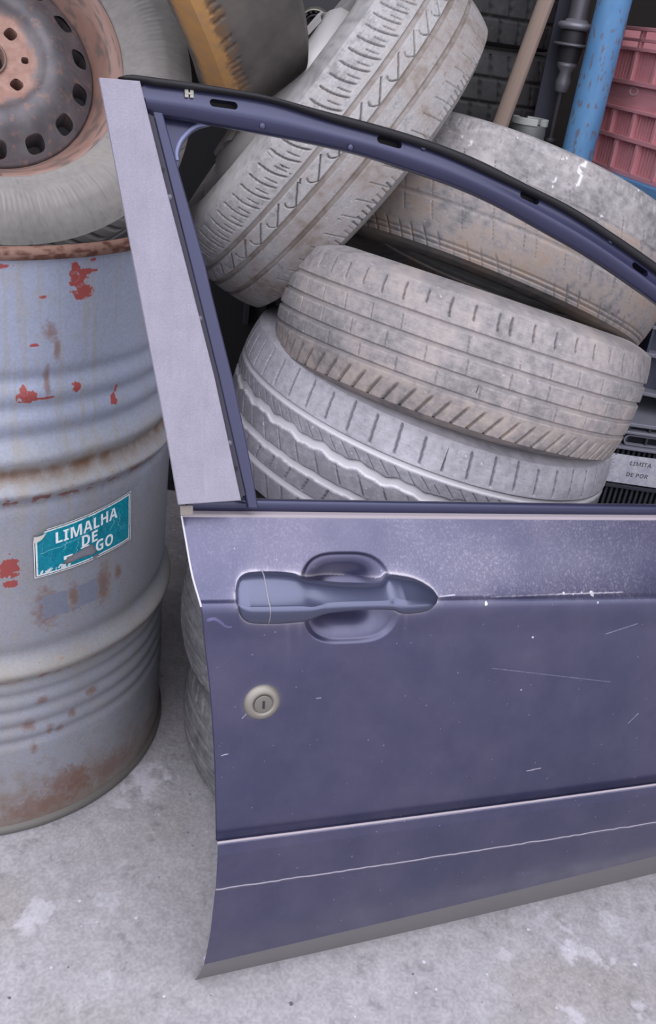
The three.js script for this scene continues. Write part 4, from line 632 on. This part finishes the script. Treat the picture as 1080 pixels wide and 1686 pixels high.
// dark plastic crates at the right
{
  const dm = mat([0.06, 0.062, 0.082], 0.5), slate = mat([0.085, 0.09, 0.13], 0.5), grey = mat([0.26, 0.26, 0.31], 0.55);
  const lowC = thing('slotted_crate', 'black plastic crate with a hand slot and a white paper label, at the right', 'crate', [0.515, 0, -1.66]);
  const Wd = 0.5, D = 0.34, H = 0.535;
  part('rim', rbox(Wd, 0.008, D + 0.02, Wd / 2, H - 0.004, -D / 2, 0.002), grey, lowC); // top lip
  part('rim', rbox(Wd, 0.006, 0.02, Wd / 2, H - 0.02, 0.002, 0.002), grey, lowC);
  part('rim', rbox(Wd, 0.006, 0.024, Wd / 2, H - 0.052, 0.004, 0.002), grey, lowC);
  part('body', merge([rbox(Wd, H - 0.01, D - 0.02, Wd / 2, H / 2 - 0.005, -D / 2 - 0.012, 0.003)]), dm, lowC);
  for (let x = 0.0; x < Wd; x += 0.04) part('rib', rbox(0.005, 0.05, 0.014, x + 0.004, H - 0.028, -0.001, 0.001), dm, lowC);
  { const sh = new THREE.Shape(), l = 0.055, r = 0.011; sh.absarc(l, 0, r, -Math.PI / 2, Math.PI / 2); sh.absarc(-l, 0, r, Math.PI / 2, Math.PI * 1.5); const ho = new THREE.Path(); ho.absarc(l, 0, r - 0.003, -Math.PI / 2, Math.PI / 2); ho.absarc(-l, 0, r - 0.003, Math.PI / 2, Math.PI * 1.5); sh.holes.push(ho); const g = new THREE.ExtrudeGeometry(sh, { depth: 0.008, bevelEnabled: false }); g.translate(0.105, H - 0.036, -0.001); part('hand_slot', g, grey, lowC); }
  for (let x = 0.004, i = 0; x < Wd; x += 0.0105, i++) part('slat', rbox(0.0055, 0.42, 0.012, x, 0.265, -0.001, 0.001), dm, lowC);
  part('rail', rbox(Wd, 0.008, 0.016, Wd / 2, 0.398, 0.002, 0.001), dm, lowC);
  // paper label
  const cv = document.createElement('canvas'); cv.width = 1024; cv.height = 420; const c = cv.getContext('2d');
  c.fillStyle = '#e4e4ee'; c.fillRect(0, 0, 1024, 420); for (let i = 0; i < 300; i++) { c.fillStyle = rnd() < 0.5 ? 'rgba(205,205,225,0.35)' : 'rgba(250,250,255,0.4)'; c.beginPath(); c.ellipse(rnd() * 1024, rnd() * 420, 10 + rnd() * 40, 8 + rnd() * 26, rnd() * 3, 0, 7); c.fill(); }
  for (let i = 0; i < 40; i++) { c.fillStyle = 'rgba(90,84,84,0.35)'; c.beginPath(); c.ellipse(rnd() * 90, rnd() * rnd() * 420, 3 + rnd() * 14, 3 + rnd() * 9, rnd() * 3, 0, 7); c.fill(); }
  c.fillStyle = '#66636e'; c.font = 'bold 84px sans-serif'; c.textBaseline = 'middle'; c.fillText('LIMITA', 286, 112); c.fillText('DE POR', 286, 280);
  const sm = new THREE.CanvasTexture(cv); sm.colorSpace = THREE.SRGBColorSpace; sm.magFilter = THREE.LinearFilter;
  const lab = part('paper_label', grid(12, 8, (u, v) => [0.018 + u * 0.155, 0.407 + v * 0.064, 0.012 + 0.004 * v + 0.002 * Math.sin(u * 5) * v, u, v]), new THREE.MeshStandardMaterial({ map: sm, roughness: 0.6, side: THREE.DoubleSide }), lowC, 'worn white label reading LIMITA DE POR');
  const up = thing('ribbed_crate', 'dark slate blue ribbed plastic crate sitting tilted on the black slotted crate', 'crate', [0.562, 0.545, -1.70]); up.rotation.set(0.0, -0.25, 0.02);
  part('body', rbox(0.5, 0.24, 0.26, 0.25, 0.145, -0.16, 0.004), slate, up);
  for (const [y, h] of [[0.035, 0.008], [0.112, 0.008], [0.165, 0.007], [0.262, 0.008]]) part('flange', rbox(0.5, h, 0.03, 0.25, y, -0.018, 0.002), grey, up);
  for (let x = 0.0; x < 0.5; x += 0.048) part('rib', rbox(0.005, 0.23, 0.026, x + 0.004, 0.148, -0.02, 0.001), slate, up);
}
shadows(scene);
renderer.render(scene, camera);
